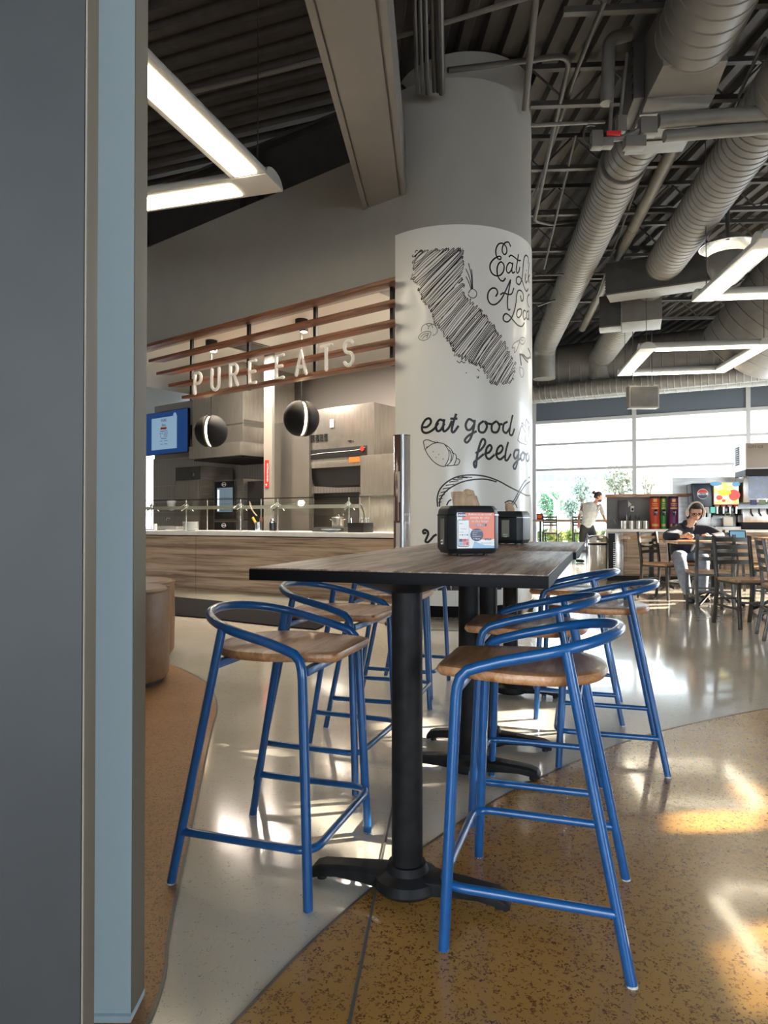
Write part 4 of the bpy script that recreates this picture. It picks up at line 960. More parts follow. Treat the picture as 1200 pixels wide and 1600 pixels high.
mb = MB(); mb.poly([(x0,-.20,.22),(uu(560),-.20,.22),(uu(560),-.005,.425),(x0,-.005,.425)]); mb.build('front_glass', M['guard_glass'], g, smooth=False)
MB().bar((x0,.05,.345),(uu(562),.05,.345), .02, .05).build('heat_rail', M['pale_grey_trim'], g)
MB().bar((x0,-.02,.466),(x1,-.02,.466), .006, .012).build('shelf_edge', M['black_metal'], g)
# things on the counter
def kitem(name, label, cat, px, py, d_n, group=None):
    u, z = CF.hit(px, py, d_n); return thing(name, label, cat, CF.w(u, d_n, zc), CF.a, group)
t = kitem('stock_pot', 'steel stock pot with lid and two handles at the right end of the counter', 'pot', 528, 822, .55); t.location.z = zc + .06
MB().lathe([(0,0),(.08,0),(.083,.01),(.083,.125),(.087,.128),(.080,.132),(0,.132)], seg=32).build('body', M['steel'], t)
MB().lathe([(.086,.132),(.06,.145),(0,.15)], seg=32).build('lid', M['steel'], t); MB().tube(catmull([(-.02,0,.148),(-.015,0,.17),(.015,0,.17),(.02,0,.148)],4), .004, 8).build('knob', M['chrome'], t)
for s in (-1,1): MB().tube(catmull([(s*.083,-.03,.10),(s*.115,-.02,.11),(s*.115,.02,.11),(s*.083,.03,.10)],4), .005, 8).build('handle', M['chrome'], t)
u0, _ = CF.hit(497,822,.55); u1, _ = CF.hit(546,822,.55)
o = MB().box(u0,u1,.40,.74,zc+.001,zc+.058).build('induction_unit', M['steel_dark'], loc=CF.o, rz=CF.a, bevel=.004); tag(o, 'low dark metal unit under the stock pot on the counter', 'hot plate')
o = MB().lathe([(0,0),(.06,0),(.13,.035),(.134,.04),(.06,.010),(0,.008)], seg=36).build('plate', mat('pale_blue_china',(.45,.53,.60),.3), loc=CF.w(CF.hit(517,828,.22)[0],.22,zc)); tag(o, 'pale blue shallow bowl standing in front of the stock pot', 'bowl')
u0, _ = CF.hit(544,825,.12); u1, _ = CF.hit(568,825,.12)
t = thing('utensil_box', 'black box of serving utensils at the right end of the counter', 'utensil box', CF.w((u0+u1)/2,.2,zc), CF.a)
w_ = (u1-u0)/2; mb = MB(); mb.box(-w_,w_,-.09,-.082,0,.125).box(-w_,w_,.17,.178,0,.125).box(-w_,-w_+.008,-.09,.178,0,.125).box(w_-.008,w_,-.09,.178,0,.125).box(-w_,w_,-.09,.178,0,.006); mb.build('box_body', M['plastic'], t, bevel=.002)
rg = random.Random(2)
for k in range(7):
    x, y = rg.uniform(-w_*.8,w_*.8), rg.uniform(-.05,.14); mb = MB(); mb.tube([(x,y,.03),(x+rg.uniform(-.03,.03),y,.19)], .004, 6); mb.ball((x+rg.uniform(-.02,.02),y,.175),.014,8,6,(1,.3,1)); mb.build('utensil', M['chrome'], t)
o = MB().tube(catmull([CF.w(CF.hit(566,790,.3)[0],.3,zc+.1),CF.w(CF.hit(569,786,.3)[0],.3,zc+.22),CF.w(CF.hit(564,778,.3)[0],.3,zc+.36)],5), .006, 8).build('water_hose', M['black_metal']); tag(o, 'thin black curved hose above the utensil box', 'hose')
u_ = CF.hit(298,820,.45)[0]
for k in range(8):
    o = MB().lathe([(0,0),(.07,0),(.118,.012),(.12,.016),(.07,.006),(0,.005)], seg=32).build('bowl', M['white'], loc=CF.w(u_,.45,zc+.001+.0165*k)); tag(o, ('white plate in the stack behind the left end of the glass, ' + ('bottom','second from bottom','third from bottom','fourth from bottom','fourth from top','third from top','second from top','top')[k]), 'plate', 'stacked white plates on the counter')
t = thing('utensil_crock', 'steel cup of tools with a yellow handled one leaning left, mid counter', 'utensil crock', CF.w(CF.hit(404,822,.6)[0],.6,zc), 0)
MB().lathe([(0,0),(.05,0),(.052,.13),(.049,.13),(.047,.004),(0,.004)], seg=24).build('cup', M['chrome'], t)
MB().tube([(0,0,.05),(-.09,0,.2)], .018, 8).build('yellow_handle', mat('yellow_plastic',(.75,.42,.04),.4), t)
for k in range(4): MB().tube([(.01*k,.01,.05),(.02+.015*k,.01,.2)], .005, 6).build('tool', M['walnut'], t)
t = thing('spice_jars', 'dark jar standing beside the steel crock', 'jar', CF.w(CF.hit(426,822,.6)[0],.6,zc), 0)
MB().lathe([(0,0),(.05,0),(.05,.12),(.03,.14),(.03,.17),(0,.17)], seg=20).build('body', M['black_gloss'], t); MB().lathe([(.031,.15),(.034,.15),(.034,.18),(0,.18)], seg=16).build('lid', M['chrome'], t)
o = MB().box(-.02,.02,-.02,.02,0,.10).build('napkin_holder', M['white'], loc=CF.w(CF.hit(243,826,.4)[0],.4,zc), bevel=.004); tag(o, 'small white upright holder at the far left end of the counter', 'holder')
o = MB().box(-.25,.12,-.1,.1,0,.012).build('tray', M['black_metal'], loc=CF.w(CF.hit(243,826,.55)[0],.55,zc), rz=CF.a, bevel=.003); tag(o, 'black tray at the far left end of the counter', 'tray')

# ================================================================== KITCHEN BEHIND THE COUNTER (frame K)
def kbox(mb, px0, px1, pyt, pyb, n, dep, bot=None, top=None):
    u0, _ = K.hit(px0, 800, n); u1, _ = K.hit(px1, 800, n); pm = (px0+px1)/2
    zt = K.hit(pm, pyt, n)[1] if top is None else top; zb_ = K.hit(pm, pyb, n)[1] if bot is None else bot
    mb.box(u0, u1, n, n+dep, zb_, zt); return u0, u1, zb_, zt
def kthing(name, label, cat): return thing(name, label, cat, K.o, K.a)
def kroot(name, label, cat, px, n, z=0):
    """thing whose parts are given in K coordinates but whose origin sits at its own place"""
    u = K.hit(px, 800, n)[0]; o = thing(name, label, cat, K.w(u, n, z), K.a); return o, Matrix.Translation((-u, -n, -z))
def kpart(mb, root, Mx, name, m, **kw): mb.bm.transform(Mx); return mb.build(name, m, root, **kw)
tile_m = mat('vertical_tile', (.34,.31,.28), .3); N, L, b = nt(tile_m)
v = coords(N, L, (1,1,1)); br = N.new('ShaderNodeTexBrick'); br.offset = 0; L.new(v, br.inputs['Vector'])
mp = [x for x in N if x.bl_idname == 'ShaderNodeMapping'][0]; mp.inputs['Rotation'].default_value = (R(90), 0, 0)
br.inputs['Scale'].default_value = 1; br.inputs['Brick Width'].default_value = .075; br.inputs['Row Height'].default_value = .6; br.inputs['Mortar Size'].default_value = .006
br.inputs['Color1'].default_value = (.34,.31,.28,1); br.inputs['Color2'].default_value = (.36,.33,.295,1); br.inputs['Mortar'].default_value = (.50,.47,.44,1); L.new(br.outputs['Color'], b.inputs['Base Color'])
struct(MB().box(uk, -.5, 3.27, 3.3, 0, K.hit(262,715,3.27)[1]).build('trim_5', tile_m, loc=K.o, rz=K.a, smooth=False))
# left hood
t, Mx = kroot('exhaust_hood', 'tall stainless exhaust hood over the fridge and oven, left side of the kitchen', 'hood', 340, 1.55, 2.0)
mb = MB(); u0,u1,zb0,zt0 = kbox(mb, 300, 379, 600, 696, 1.55, 1.2, top=3.66); kpart(mb, t, Mx, 'hood_body', M['steel'], bevel=.004)
mb = MB(); zl = K.hit(340,714,1.5)[1]; mb.box(u0-.03, u1+.01, 1.50, 2.78, zl, zb0+.02); mb.box(u0+.05,u1-.06,1.56,2.7,zl-.005,zl+.06); kpart(mb, t, Mx, 'hood_lip', M['steel'], bevel=.006)
mb = MB(); mb.box(u0+.04, u1-.03, 1.56, 2.7, zl-.03, zl-.002); kpart(mb, t, Mx, 'filter_bank', M['black_metal'], smooth=False)
mb = MB(); zz = K.hit(379,655,1.55)[1]; mb.box(u1-.001, u1+.006, 1.56, 2.74, zz-.10, zz); kpart(mb, t, Mx, 'side_strip', M['steel_soft'], smooth=False)
mb = MB(); zz = K.hit(340,666,1.55)[1]; mb.box(u0-.002, u1+.004, 1.546, 1.56, zz-.01, zz+.01); kpart(mb, t, Mx, 'seam', M['steel_dark'], smooth=False)
# white pier with sign
pier = MB(); pu0,pu1,_,_ = kbox(pier, 412, 425, 590, 840, 1.35, .05, bot=0, top=3.66)
struct(pier.build('wall_pier', mat('pier_paint',(.20,.19,.175),.7), loc=K.o, rz=K.a, smooth=False))
t, Mx = kroot('pull_station_sign', 'narrow red and white vertical arrow sign on the white pier', 'sign', 418, 1.34, 1.9)
mb = MB(); u0,u1,z0,z1 = kbox(mb, 413.5, 419.5, 719, 762, 1.34, .008); kpart(mb, t, Mx, 'sign_plate', M['red'], smooth=False)
um = (u0+u1)/2; Mt = Matrix.Translation((um+.012, 1.335, (z0+z1)/2+.02)) @ Matrix.Rotation(PI/2,4,'X') @ Matrix.Rotation(-PI/2,4,'Z')
mb = MB(); mb.text('EXTINGUISHER', .042, Mt, .001); kpart(mb, t, Mx, 'lettering', M['white'], smooth=False)
mb = MB(); mb.prism([(um-.02,z0+.06),(um,z0+.02),(um+.02,z0+.06)],0,.002); mb.bm.transform(Matrix.Translation((0,1.333,0)) @ Matrix.Rotation(PI/2,4,'X')); kpart(mb, t, Mx, 'arrow', M['white'], smooth=False)
# fridge
t, Mx = kroot('upright_fridge', 'tall stainless upright fridge under the left hood', 'fridge', 300, 2.3, 0)
mb = MB(); u0,u1,zb0,zt0 = kbox(mb, 275, 313, 729, 850, 2.3, .8, bot=0); kpart(mb, t, Mx, 'cabinet', M['steel_soft'], bevel=.006)
mb = MB(); zd = K.hit(294,751,2.29)[1]; mb.box(u0+.005,u1-.005,2.26,2.3,.15,zd); dr = kpart(mb, t, Mx, 'door', M['steel'], bevel=.008)
mb = MB(); mb.box(u0,u1,2.285,2.3,zd+.01,zt0-.01); mb2 = kpart(mb, t, Mx, 'control_panel', M['steel_dark'], bevel=.003)
mb = MB(); mb.box(u1-.2,u1-.15,2.27,2.285,zd+.08,zd+.14); kpart(mb, t, Mx, 'dial', M['chrome'], bevel=.003)
# combi ovens
for k, (yt, yb_, lb) in enumerate(((752,812,'upper black glass door oven with a lit window, in the kitchen'),(816,850,'lower black oven directly beneath the lit one'))):
    t, Mx = kroot('combi_oven', lb, 'oven', 355, 1.9, .5)
    mb = MB(); u0,u1,zb0,zt0 = kbox(mb, 334, 380, yt-3, yb_, 1.9, .75); kpart(mb, t, Mx, 'oven_body', M['steel_soft'], bevel=.006)
    mb = MB(); v0,v1,y0,y1 = kbox(mb, 335, 366, yt, yb_-1, 1.86, .04); kpart(mb, t, Mx, 'door', M['black_gloss'], bevel=.006)
    mb = MB(); c_ = ((v0+v1)/2, 1.852, y1-.055); mb.tube([(c_[0]+.055*math.cos(a*PI/10),1.852,c_[2]+.035*math.sin(a*PI/10)) for a in range(20)], .004, 5, closed=True); kpart(mb, t, Mx, 'emblem', M['white'])
    mb = MB(); mb.text('UNOX', .03, Matrix.Translation((c_[0],1.853,c_[2]-.01)) @ Matrix.Rotation(PI/2,4,'X'), .001); kpart(mb, t, Mx, 'lettering', M['white'], smooth=False)
    if k == 0:
        mb = MB(); w0,w1,q0,q1 = kbox(mb, 339, 363, 762, 800, 1.853, .008); kpart(mb, t, Mx, 'oven_window', mat('oven_window_glow',(.05,.07,.09),.1,emit=(.25,.36,.45),es=.1), smooth=False)
        mb = MB(); mb.box(w0+.02,w0+.06,1.848,1.853,q0+.02,q1-.03); kpart(mb, t, Mx, 'oven_lamp', mat('oven_lamp',(.8,.9,1),.3,emit=(.8,.92,1),es=.35), smooth=False)
        mb = MB()
        for j in range(5): mb.box(w0+.01,w1-.01,1.849,1.852,q0+.03+.055*j,q0+.036+.055*j)
        kpart(mb, t, Mx, 'rack', M['steel_dark'], smooth=False)
o = MB(); kbox(o, 380, 411, 752, 850, 2.0, .7, bot=0); o = o.build('hot_cabinet', M['black_metal'], loc=K.o, rz=K.a, bevel=.005); tag(o, 'tall black cabinet between the ovens and the white pier', 'cabinet')
# grey wall panels mid
o = MB(); kbox(o, 425, 483, 659, 850, 1.7, .06, bot=0); struct(o.build('trim_6', noise_mat('grey_panel',(.085,.078,.07),(.10,.092,.083),2,.5), loc=K.o, rz=K.a, smooth=False))
# right oven hood
t, Mx = kroot('hearth_oven', 'big stainless oven with a black control strip at the right end of the kitchen', 'oven', 530, 1.75, 1.2)
mb = MB(); u0,u1,zb0,zt0 = kbox(mb, 469, 584, 636, 729, 1.75, .75, bot=K.hit(526,729,1.75)[1]); kpart(mb, t, Mx, 'casing', M['steel'], bevel=.006)
mb = MB(); s0,s1,_,_ = kbox(mb, 478, 573, 700, 715, 1.74, .02); kpart(mb, t, Mx, 'control_strip', M['black_metal'], bevel=.003)
mb = MB(); mb.box(u0-.005,u1+.005,1.735,1.8,zb0-.01,zb0+.09); kpart(mb, t, Mx, 'lower_band', M['steel'], bevel=.01)
for j in range(5):
    mb = MB(); x = s0+.02+.09*j; zz = K.hit(490,690,1.75)[1]
    for i in range(4): mb.box(x,x+.065,1.735,1.75,zz+.028*i,zz+.016+.028*i)
    kpart(mb, t, Mx, 'vent_slots', M['black_metal'], smooth=False)
mb = MB(); c0 = K.hit(481,712,1.735); c1 = K.hit(570,699,1.735); mb.tube(catmull([(c0[0],1.736,c0[1]),(c0[0]+.3,1.736,c0[1]+.02),(c1[0]-.2,1.736,c1[1]-.03),(c1[0],1.736,c1[1])],5), .003, 5); kpart(mb, t, Mx, 'swoosh', M['white'])
mb = MB(); x, z = K.hit(566,701,1.73); mb.prism([(x+.04*math.sin(a*PI/3),z+.04*math.cos(a*PI/3)) for a in range(6)],0,.004); mb.bm.transform(Matrix.Translation((0,1.73,0)) @ Matrix.Rotation(PI/2,4,'X')); kpart(mb, t, Mx, 'badge', M['red'], smooth=False)
mb = MB(); kbox(mb, 545, 562, 714, 722, 1.73, .006); kpart(mb, t, Mx, 'warning_label', M['orange'], smooth=False)
mb = MB(); x, z = K.hit(482,724,1.73); mb.prism([(x+.035*math.sin(a*PI/8),z+.035*math.cos(a*PI/8)) for a in range(16)],0,.004); mb.bm.transform(Matrix.Translation((0,1.73,0)) @ Matrix.Rotation(PI/2,4,'X')); kpart(mb, t, Mx, 'round_label', M['white'], smooth=False)
mb = MB(); zz = zb0; a0_, b0_ = 0, 0
mb._new([Vector(p) for p in ((u0,1.76,zz),(u1,1.76,zz),(u1,2.4,zz),(u0,2.4,zz),(u0+.22,1.85,zz-.28),(u1-.25,1.85,zz-.28),(u1-.25,2.4,zz-.28),(u0+.22,2.4,zz-.28))], ((0,1,2,3),(4,5,6,7),(0,1,5,4),(1,2,6,5),(2,3,7,6),(3,0,4,7))); kpart(mb, t, Mx, 'hopper', M['black_metal'], smooth=False)
mb = MB(); kbox(mb, 484, 560, 770, 850, 2.05, .1, bot=0); kpart(mb, t, Mx, 'back_panel', M['steel_dark'], smooth=False)
mb = MB(); kbox(mb, 482, 487, 745, 850, 1.8, .05, bot=0); kpart(mb, t, Mx, 'support_post', M['steel'], smooth=False)
mb = MB(); q = K.hit(544,690,1.74); q2 = K.hit(553,690,1.74); mb.box(q[0],q2[0],1.735,1.75,q[1],q[1]+.02); kpart(mb, t, Mx, 'name_plate', M['chrome'], bevel=.004)
mb = MB(); kbox(mb, 515, 521, 655, 668, 1.735, .01); kpart(mb, t, Mx, 'label', M['pale_grey_trim'], smooth=False)
# steel cabinet at right
t, Mx = kroot('steel_cabinet', 'shiny stainless cabinet side at the right end, next to the pylon sign', 'cabinet', 590, 1.5, 0)
mb = MB(); u0,u1,zb0,zt0 = kbox(mb, 563, 617, 710, 850, 1.5, .5, bot=0); kpart(mb, t, Mx, 'body', M['steel'], bevel=.004)
mb = MB(); zz = K.hit(590,772,1.49)[1]; mb.box(u0,u1,1.48,1.505,zz-.02,zz); kpart(mb, t, Mx, 'ledge', M['steel_soft'], bevel=.004)
# menu screen
t, Mx = kroot('menu_screen', 'wall mounted blue menu screen showing a pale menu card, left end of kitchen', 'screen', 264, 2.5, 2.0)
us0, us1 = K.hit(205,680,2.5)[0], K.hit(293.5,680,2.5)[0]; zs1 = K.hit(292,637,2.5)[1]; zs0 = K.hit(294,706,2.5)[1]
mb = MB(); mb.box(us0,us1,2.5,2.56,zs0,zs1); kpart(mb, t, Mx, 'bezel', M['black_metal'], bevel=.004)
mb = MB(); mb.box(us0+.01,us1-.01,2.494,2.50,zs0+.012,zs1-.012); kpart(mb, t, Mx, 'display', M['screen_blue'], smooth=False)
ca0, ca1 = K.hit(237,690,2.49)[0], K.hit(276,690,2.49)[0]; zc1 = K.hit(256,652,2.49)[1]; zc0 = K.hit(256,702,2.49)[1]
mb = MB(); mb.box(ca0,ca1,2.488,2.494,zc0,zc1); cd = kpart(mb, t, Mx, 'menu_card', M['screen_pale'], bevel=.0)
cm = (ca0+ca1)/2; hz = zc1-zc0
tx = MB()
for s_, f, sz in (('PURE',.86,.085),('Eats',.72,.085)): tx.text(s_, sz, Matrix.Translation((cm,2.486,zc0+hz*f)) @ Matrix.Rotation(PI/2,4,'X'), .0005)
for s_, f, sz in (('Weekly Hours',.55,.045),('Mon-Thur    10am-7pm',.49,.032),('Fri         10am-3pm',.44,.032),('Sat         11am-2pm',.39,.032),('Weekends',.32,.045),('Sunday      11am-2pm',.25,.032),('Closed      Holidays',.15,.032)): tx.text(s_, sz, Matrix.Translation((cm,2.486,zc0+hz*f)) @ Matrix.Rotation(PI/2,4,'X'), .0005)
kpart(tx, t, Mx, 'lettering', M['ink'], smooth=False)
mb = MB(); mb.box(cm-.12,cm+.10,2.485,2.488,zc0+hz*.62,zc0+hz*.69); kpart(mb, t, Mx, 'orange_bar', M['orange'], smooth=False)
mb = MB(); x, z = K.hit(273,650,2.48); mb.prism([(x+.055*math.cos(a*PI/12),z+.075*math.sin(a*PI/12)) for a in range(24)],0,.006); mb.bm.transform(Matrix.Translation((0,2.486,0)) @ Matrix.Rotation(PI/2,4,'X')); kpart(mb, t, Mx, 'round_badge', M['screen_pale'], smooth=False)
mb = MB(); mb.box(us1-.5,us1+.03,2.56,3.28,(zs0+zs1)/2-.12,(zs0+zs1)/2+.1); kpart(mb, t, Mx, 'wall_bracket', M['black_metal'], smooth=False)
# coffee/tap item left
t, Mx = kroot('drink_dispenser', 'white and clear drink dispenser with a curved tap behind the counter glass', 'dispenser', 258, 2.0, .9)
mb = MB(); kbox(mb, 246, 275, 822, 832, 2.0, .3); kpart(mb, t, Mx, 'base', M['white'], bevel=.005)
mb = MB(); x, z = K.hit(268,790,2.0); mb.lathe([(0,0),(.06,.02),(.09,.18),(.10,.2),(0,.22)], c=(x,2.0,z-.1), seg=20); kpart(mb, t, Mx, 'bowl', M['white'])
mb = MB(); x, z = K.hit(262,812,1.95); mb.tube(catmull([(x-.04,1.95,z-.05),(x-.03,1.95,z+.02),(x+.03,1.95,z+.04),(x+.06,1.95,z+.02)],5), .01, 8); kpart(mb, t, Mx, 'tap', M['chrome'])

# ================================================================== SLAT SCREEN, LETTERS, PENDANTS
t, Mx = kroot('slat_screen', 'hanging screen of five red brown wooden slats on black bars over the counter', 'slat screen', 617, -.06, 2.7)
sl = [((60,617),438),((60,617),472),((248,617),503),((267,617),533),((288,617),563)]
ends = (60, 236, 248, 267, 288)
for (a_, yr), e in zip([(s_[0], s_[1]) for s_ in sl], ends):
    zz = K.hit(617, yr, -.10)[1]; u0 = K.hit(e, 500, -.10)[0]; u1 = K.hit(617.5, 500, -.14)[0]; u2 = K.hit(617.5, 500, 0)[0]
    mb = MB(); d0 = .12
    mb._new([Vector(p) for p in ((u0,-.14,zz-.022),(u1,-.14,zz-.022),(u2,.0,zz-.022),(u0+.18,.0,zz-.022),(u0,-.14,zz+.022),(u1,-.14,zz+.022),(u2,.0,zz+.022),(u0+.18,.0,zz+.022))], ((3,2,1,0),(4,5,6,7),(0,1,5,4),(1,2,6,5),(2,3,7,6),(3,0,4,7)))
    kpart(mb, t, Mx, 'slat', M['walnut'], bevel=.003)
ztop, zbot = K.hit(617,438,-.1)[1], K.hit(617,563,-.1)[1]
for px in (300, 389, 493, 613):
    u_ = K.hit(px, 500, .02)[0]; mb = MB(); mb.box(u_-.022,u_+.022,.002,.04,zbot-.02,ztop+.02); kpart(mb, t, Mx, 'support_bar', M['black_metal'], smooth=False)
t, Mx = kroot('sign_lettering', 'white sign letters spelling PURE EATS across the wooden slats', 'sign', 430, -.2, 2.8)
n_s = -.20
def arc(cx, cz, rx, rz, a0, a1, n=12): return [(cx+rx*math.cos(R(a0+(a1-a0)*k/n)), cz+rz*math.sin(R(a0+(a1-a0)*k/n))) for k in range(n+1)]
GL = {'P': [[(0,0),(0,1)], [(0,1),(.25,1)]+arc(.25,.74,.24,.26,90,-90)+[(0,.48)]], 'U': [[(0,1),(0,.3)]+arc(.27,.28,.27,.28,180,360)+[(.54,1)]],
 'R': [[(0,0),(0,1)], [(0,1),(.25,1)]+arc(.25,.75,.23,.25,90,-90)+[(0,.5)], [(.25,.5),(.5,0)]], 'E': [[(.42,1),(0,1),(0,0),(.42,0)],[(0,.52),(.36,.52)]],
 'A': [[(0,0),(.29,1),(.58,0)],[(.1,.32),(.48,.32)]], 'T': [[(0,1),(.56,1)],[(.28,1),(.28,0)]], 'S': [arc(.23,.76,.22,.24,35,270)+arc(.23,.26,.24,.26,90,-150)]}
pos = [('P',302.5,618),('U',329,613),('R',358,606),('E',388,602),('E',430,594.5),('A',461,589),('T',500,582),('S',536,575)]
for ch, px, py in pos:
    u0, z0 = K.hit(px+2, py-3, n_s); h = .275; mb = MB()
    for s_ in GL[ch]: 
        q = [Vector((u0+x*h*1.0, n_s, z0+z*h)) for x, z in s_]; mb.tube(q, .0215, 10)
        for e in (q[0], q[-1]): mb.ball(e, .0215, 10, 6)
    mb.bm.transform(Mx); mb.build('letter', mat('letter_white',(.85,.84,.80),.5) if ch == 'P' and px < 310 else bpy.data.materials['letter_white'], t)
def pendant(label, px, py, d, R_, turn, slit):
    c = AT(px, py, d); t = thing('pendant_lamp', label, 'lamp', (c.x, c.y, 3.66), 0, 'black disc pendants over the counter'); zc_ = c.z - 3.66
    Ax = Matrix.Rotation(turn, 4, 'Z')
    for s_ in (-1, 1):                                    # two bowed black shells with a lit gap between them
        prof = []; mb = MB(); g = .026
        a_lo = math.asin(min(1, g/R_))
        seg = 24; ringn = 9
        vs = []; 
        for i in range(ringn+1):
            a_ = PI/2*(i/ringn); rr = R_*math.sin(a_); hh = g + (R_-g)*math.cos(a_)
            for k in range(seg):
                b_ = 2*PI*k/seg; vs.append(Ax @ Vector((s_*hh, rr*math.cos(b_), rr*math.sin(b_))) + Vector((0,0,zc_)))
        fs = [(i*seg+k, i*seg+(k+1)%seg, (i+1)*seg+(k+1)%seg, (i+1)*seg+k) for i in range(ringn) for k in range(seg)]
        mb._new(vs, fs); mb.weld = True; o = mb.build('shell', mat('matt_black_shade',(.008,.008,.009),.75,spec=.15), t, sharp=60); md = o.modifiers.new('t','SOLIDIFY'); md.thickness = .004
    mb = MB(); n_ = 32
    mb.lathe([(0,-.012),(R_*.93,-.012),(R_*.93,.012),(0,.012)], seg=36, axis=(Ax @ Matrix.Rotation(PI/2,4,'Y')).to_3x3().to_4x4(), c=(0,0,zc_)); mb.build('light_disc', mat('lamp_glow',(1,.9,.7),.4,emit=(1,.72,.42),es=3), t)
    MB().cyl((0,0,zc_+R_*.98),(0,0,-.05), .006, seg=8).build('cord', M['black_metal'], t)
    MB().cyl((0,0,-.1),(0,0,0), .085, seg=24).build('canopy', M['black_metal'], t)
    sp_ = MB(); sp_.cyl((.03,.0,-.16),(.03,.0,-.1), .055, seg=20); h_ = sp_.build('spot_head', M['black_metal'], t)
    MB().cyl((.03,0,-.166),(.03,0,-.16), .045, seg=20).build('spot_lens', mat('spot_glow',(1,.9,.7),.4,emit=(1,.8,.55),es=3), h_)
    lamp('spot', 'SPOT', (c.x+.03, c.y, 3.46), 75, (1,.76,.5), .05, (0,0,0), R(110))
pendant('left black disc pendant lamp with a glowing slit', 330, 674, 10.0, .235, R(-7), 0)
pendant('right black disc pendant lamp with a glowing slit', 471, 654, 8.95, .235, R(24), 0)
lamp('kitchen_fill', 'AREA', K.w(-3.3, .9, 3.6), 45, (1,.88,.74), 1.2, (0,0,0), sizey=.3)  # two added fill lamps without a fixture, brightening the hoods and kitchen
lamp('kitchen_fill', 'AREA', K.w(-.9, .9, 3.6), 32, (1,.88,.74), 1.0, (0,0,0), sizey=.3)
t = thing('ceiling_register', 'flat square ceiling register above the counter behind the slats', 'vent', K.w(K.hit(410,531,1.2)[0], 1.0, 3.655), K.a)
MB().box(-.25,.25,-.25,.25,-.012,0).build('frame', M['duct'], t, bevel=.003); MB().box(-.2,.2,-.2,.2,-.016,-.010).build('grille', M['steel_dark'], t)
# ================================================================== CAFE CHAIRS AND TABLES
def make_cafe_chair(seat_z=.45, top=.87, bar=False):
    t = thing('cafe_chair', '', 'chair', (0,0,0), 0, 'ladder back metal chairs with wood seats'); m = M['cafe_metal']; w = .185
    for s in (-1,1):
        P = [Vector((s*w,-.235,0)), Vector((s*w,-.19,seat_z*.6)), Vector((s*w,-.185,seat_z+.04)), Vector((s*w,-.235,top))]
        P = catmull(P, 4); mb = MB()
        n = len(P); vs = [p + Vector((a, b, 0)) for p in P for a, b in ((-.016,-.014),(.016,-.014),(.016,.014),(-.016,.014))]
        mb._new(vs, [(0,1,2,3), tuple(range(4*n-4,4*n))] + [(i*4+k,i*4+(k+1)%4,(i+1)*4+(k+1)%4,(i+1)*4+k) for i in range(n-1) for k in range(4)])
        mb.build('back_post', m, t, bevel=.003)
        MB().bar((s*w,.215,0),(s*w,.19,seat_z-.01), .03, .028, (0,1,0)).build('leg', m, t, bevel=.003)
        MB().bar((s*w,-.20,seat_z*.42),(s*w,.20,seat_z*.42), .016, .02).build('stretcher', m, t)
    MB().bar((-w,.195,seat_z*.55),(w,.195,seat_z*.55), .016, .02).build('stretcher', m, t)
    MB().bar((-w,-.195,seat_z*.55),(w,-.195,seat_z*.55), .016, .02).build('stretcher', m, t)
    for k in range(4):
        z = top - .04 - .075*k; y = -.235 + .048*(top-z)/.42; mb = MB()
        f = lambda x: y - .022*(1-(x/w)**2); xs = [-w + 2*w*i/8 for i in range(9)]
        mb._new([Vector((x, f(x)+e, zz)) for x in xs for e, zz in ((-.004,z-.021),(.004,z-.021),(.004,z+.021),(-.004,z+.021))], [(0,1,2,3),(32,33,34,35)] + [(i*4+q,i*4+(q+1)%4,i*4+4+(q+1)%4,i*4+4+q) for i in range(8) for q in range(4)])
        mb.build('back_slat', m, t)
    MB().box(-w-.01,w+.01,-.19,.20,seat_z-.035,seat_z-.012).build('seat_frame', m, t, bevel=.003)
    pl = fillet([(0,-.20,0),(-.185,-.20,0),(-.215,.215,0),(.215,.215,0),(.185,-.20,0),(0,-.20,0)], .04, 4)[:-1]
    MB().prism([(p.x,p.y) for p in pl], seat_z-.012, seat_z+.014).build('seat', M['cafe_wood'], t, bevel=.004)
    return t
def cafe_table(label, x, y, rz, w=.75, l=.75, z=.775):
    t = thing('cafe_table', label, 'table', (x,y,0), rz, 'square cafe tables')
    MB().box(-w/2,w/2,-l/2,l/2,z-.035,z).build('tabletop', M['cafe_wood'], t, bevel=.004)
    MB().cyl((0,0,.13),(0,0,z-.035), .038, seg=20).build('column', M['black_metal'], t)
    MB().lathe([(0,.10),(.05,.10),(.062,.16),(.045,.21),(0,.21)], seg=20).build('hub', M['black_metal'], t)
    for k in range(4):
        a = PI/4 + k*PI/2; d = Vector((math.cos(a), math.sin(a), 0)); mb = MB()
        mb.tube(catmull([d*.04+Vector((0,0,.15)), d*.14+Vector((0,0,.13)), d*.27+Vector((0,0,.06)), d*.36+Vector((0,0,.018))],4), .019, 8); mb.build('foot', M['black_metal'], t)
    MB().box(-.2,.2,-.2,.2,z-.045,z-.035).build('top_plate', M['black_metal'], t)
    return t
cafe_table('square wooden table the seated person leans on', 4.02, 8.32, R(-8), 1.02, .66)
cafe_table('square wooden table near the right edge, in front of the seated person', 4.32, 7.42, R(-17), .95, .80)
cafe_table('square wooden table behind the seated person', 4.05, 10.35, R(-6), .8, .75)
cafe_table('square wooden table at the right edge, behind the front chairs', 5.75, 9.6, R(-6), .8, .75)
cafe_table('square wooden table in the right foreground, only its arched feet in view', 3.95, 5.75, R(-10), .75, .75)
ch0 = make_cafe_chair(); first = True
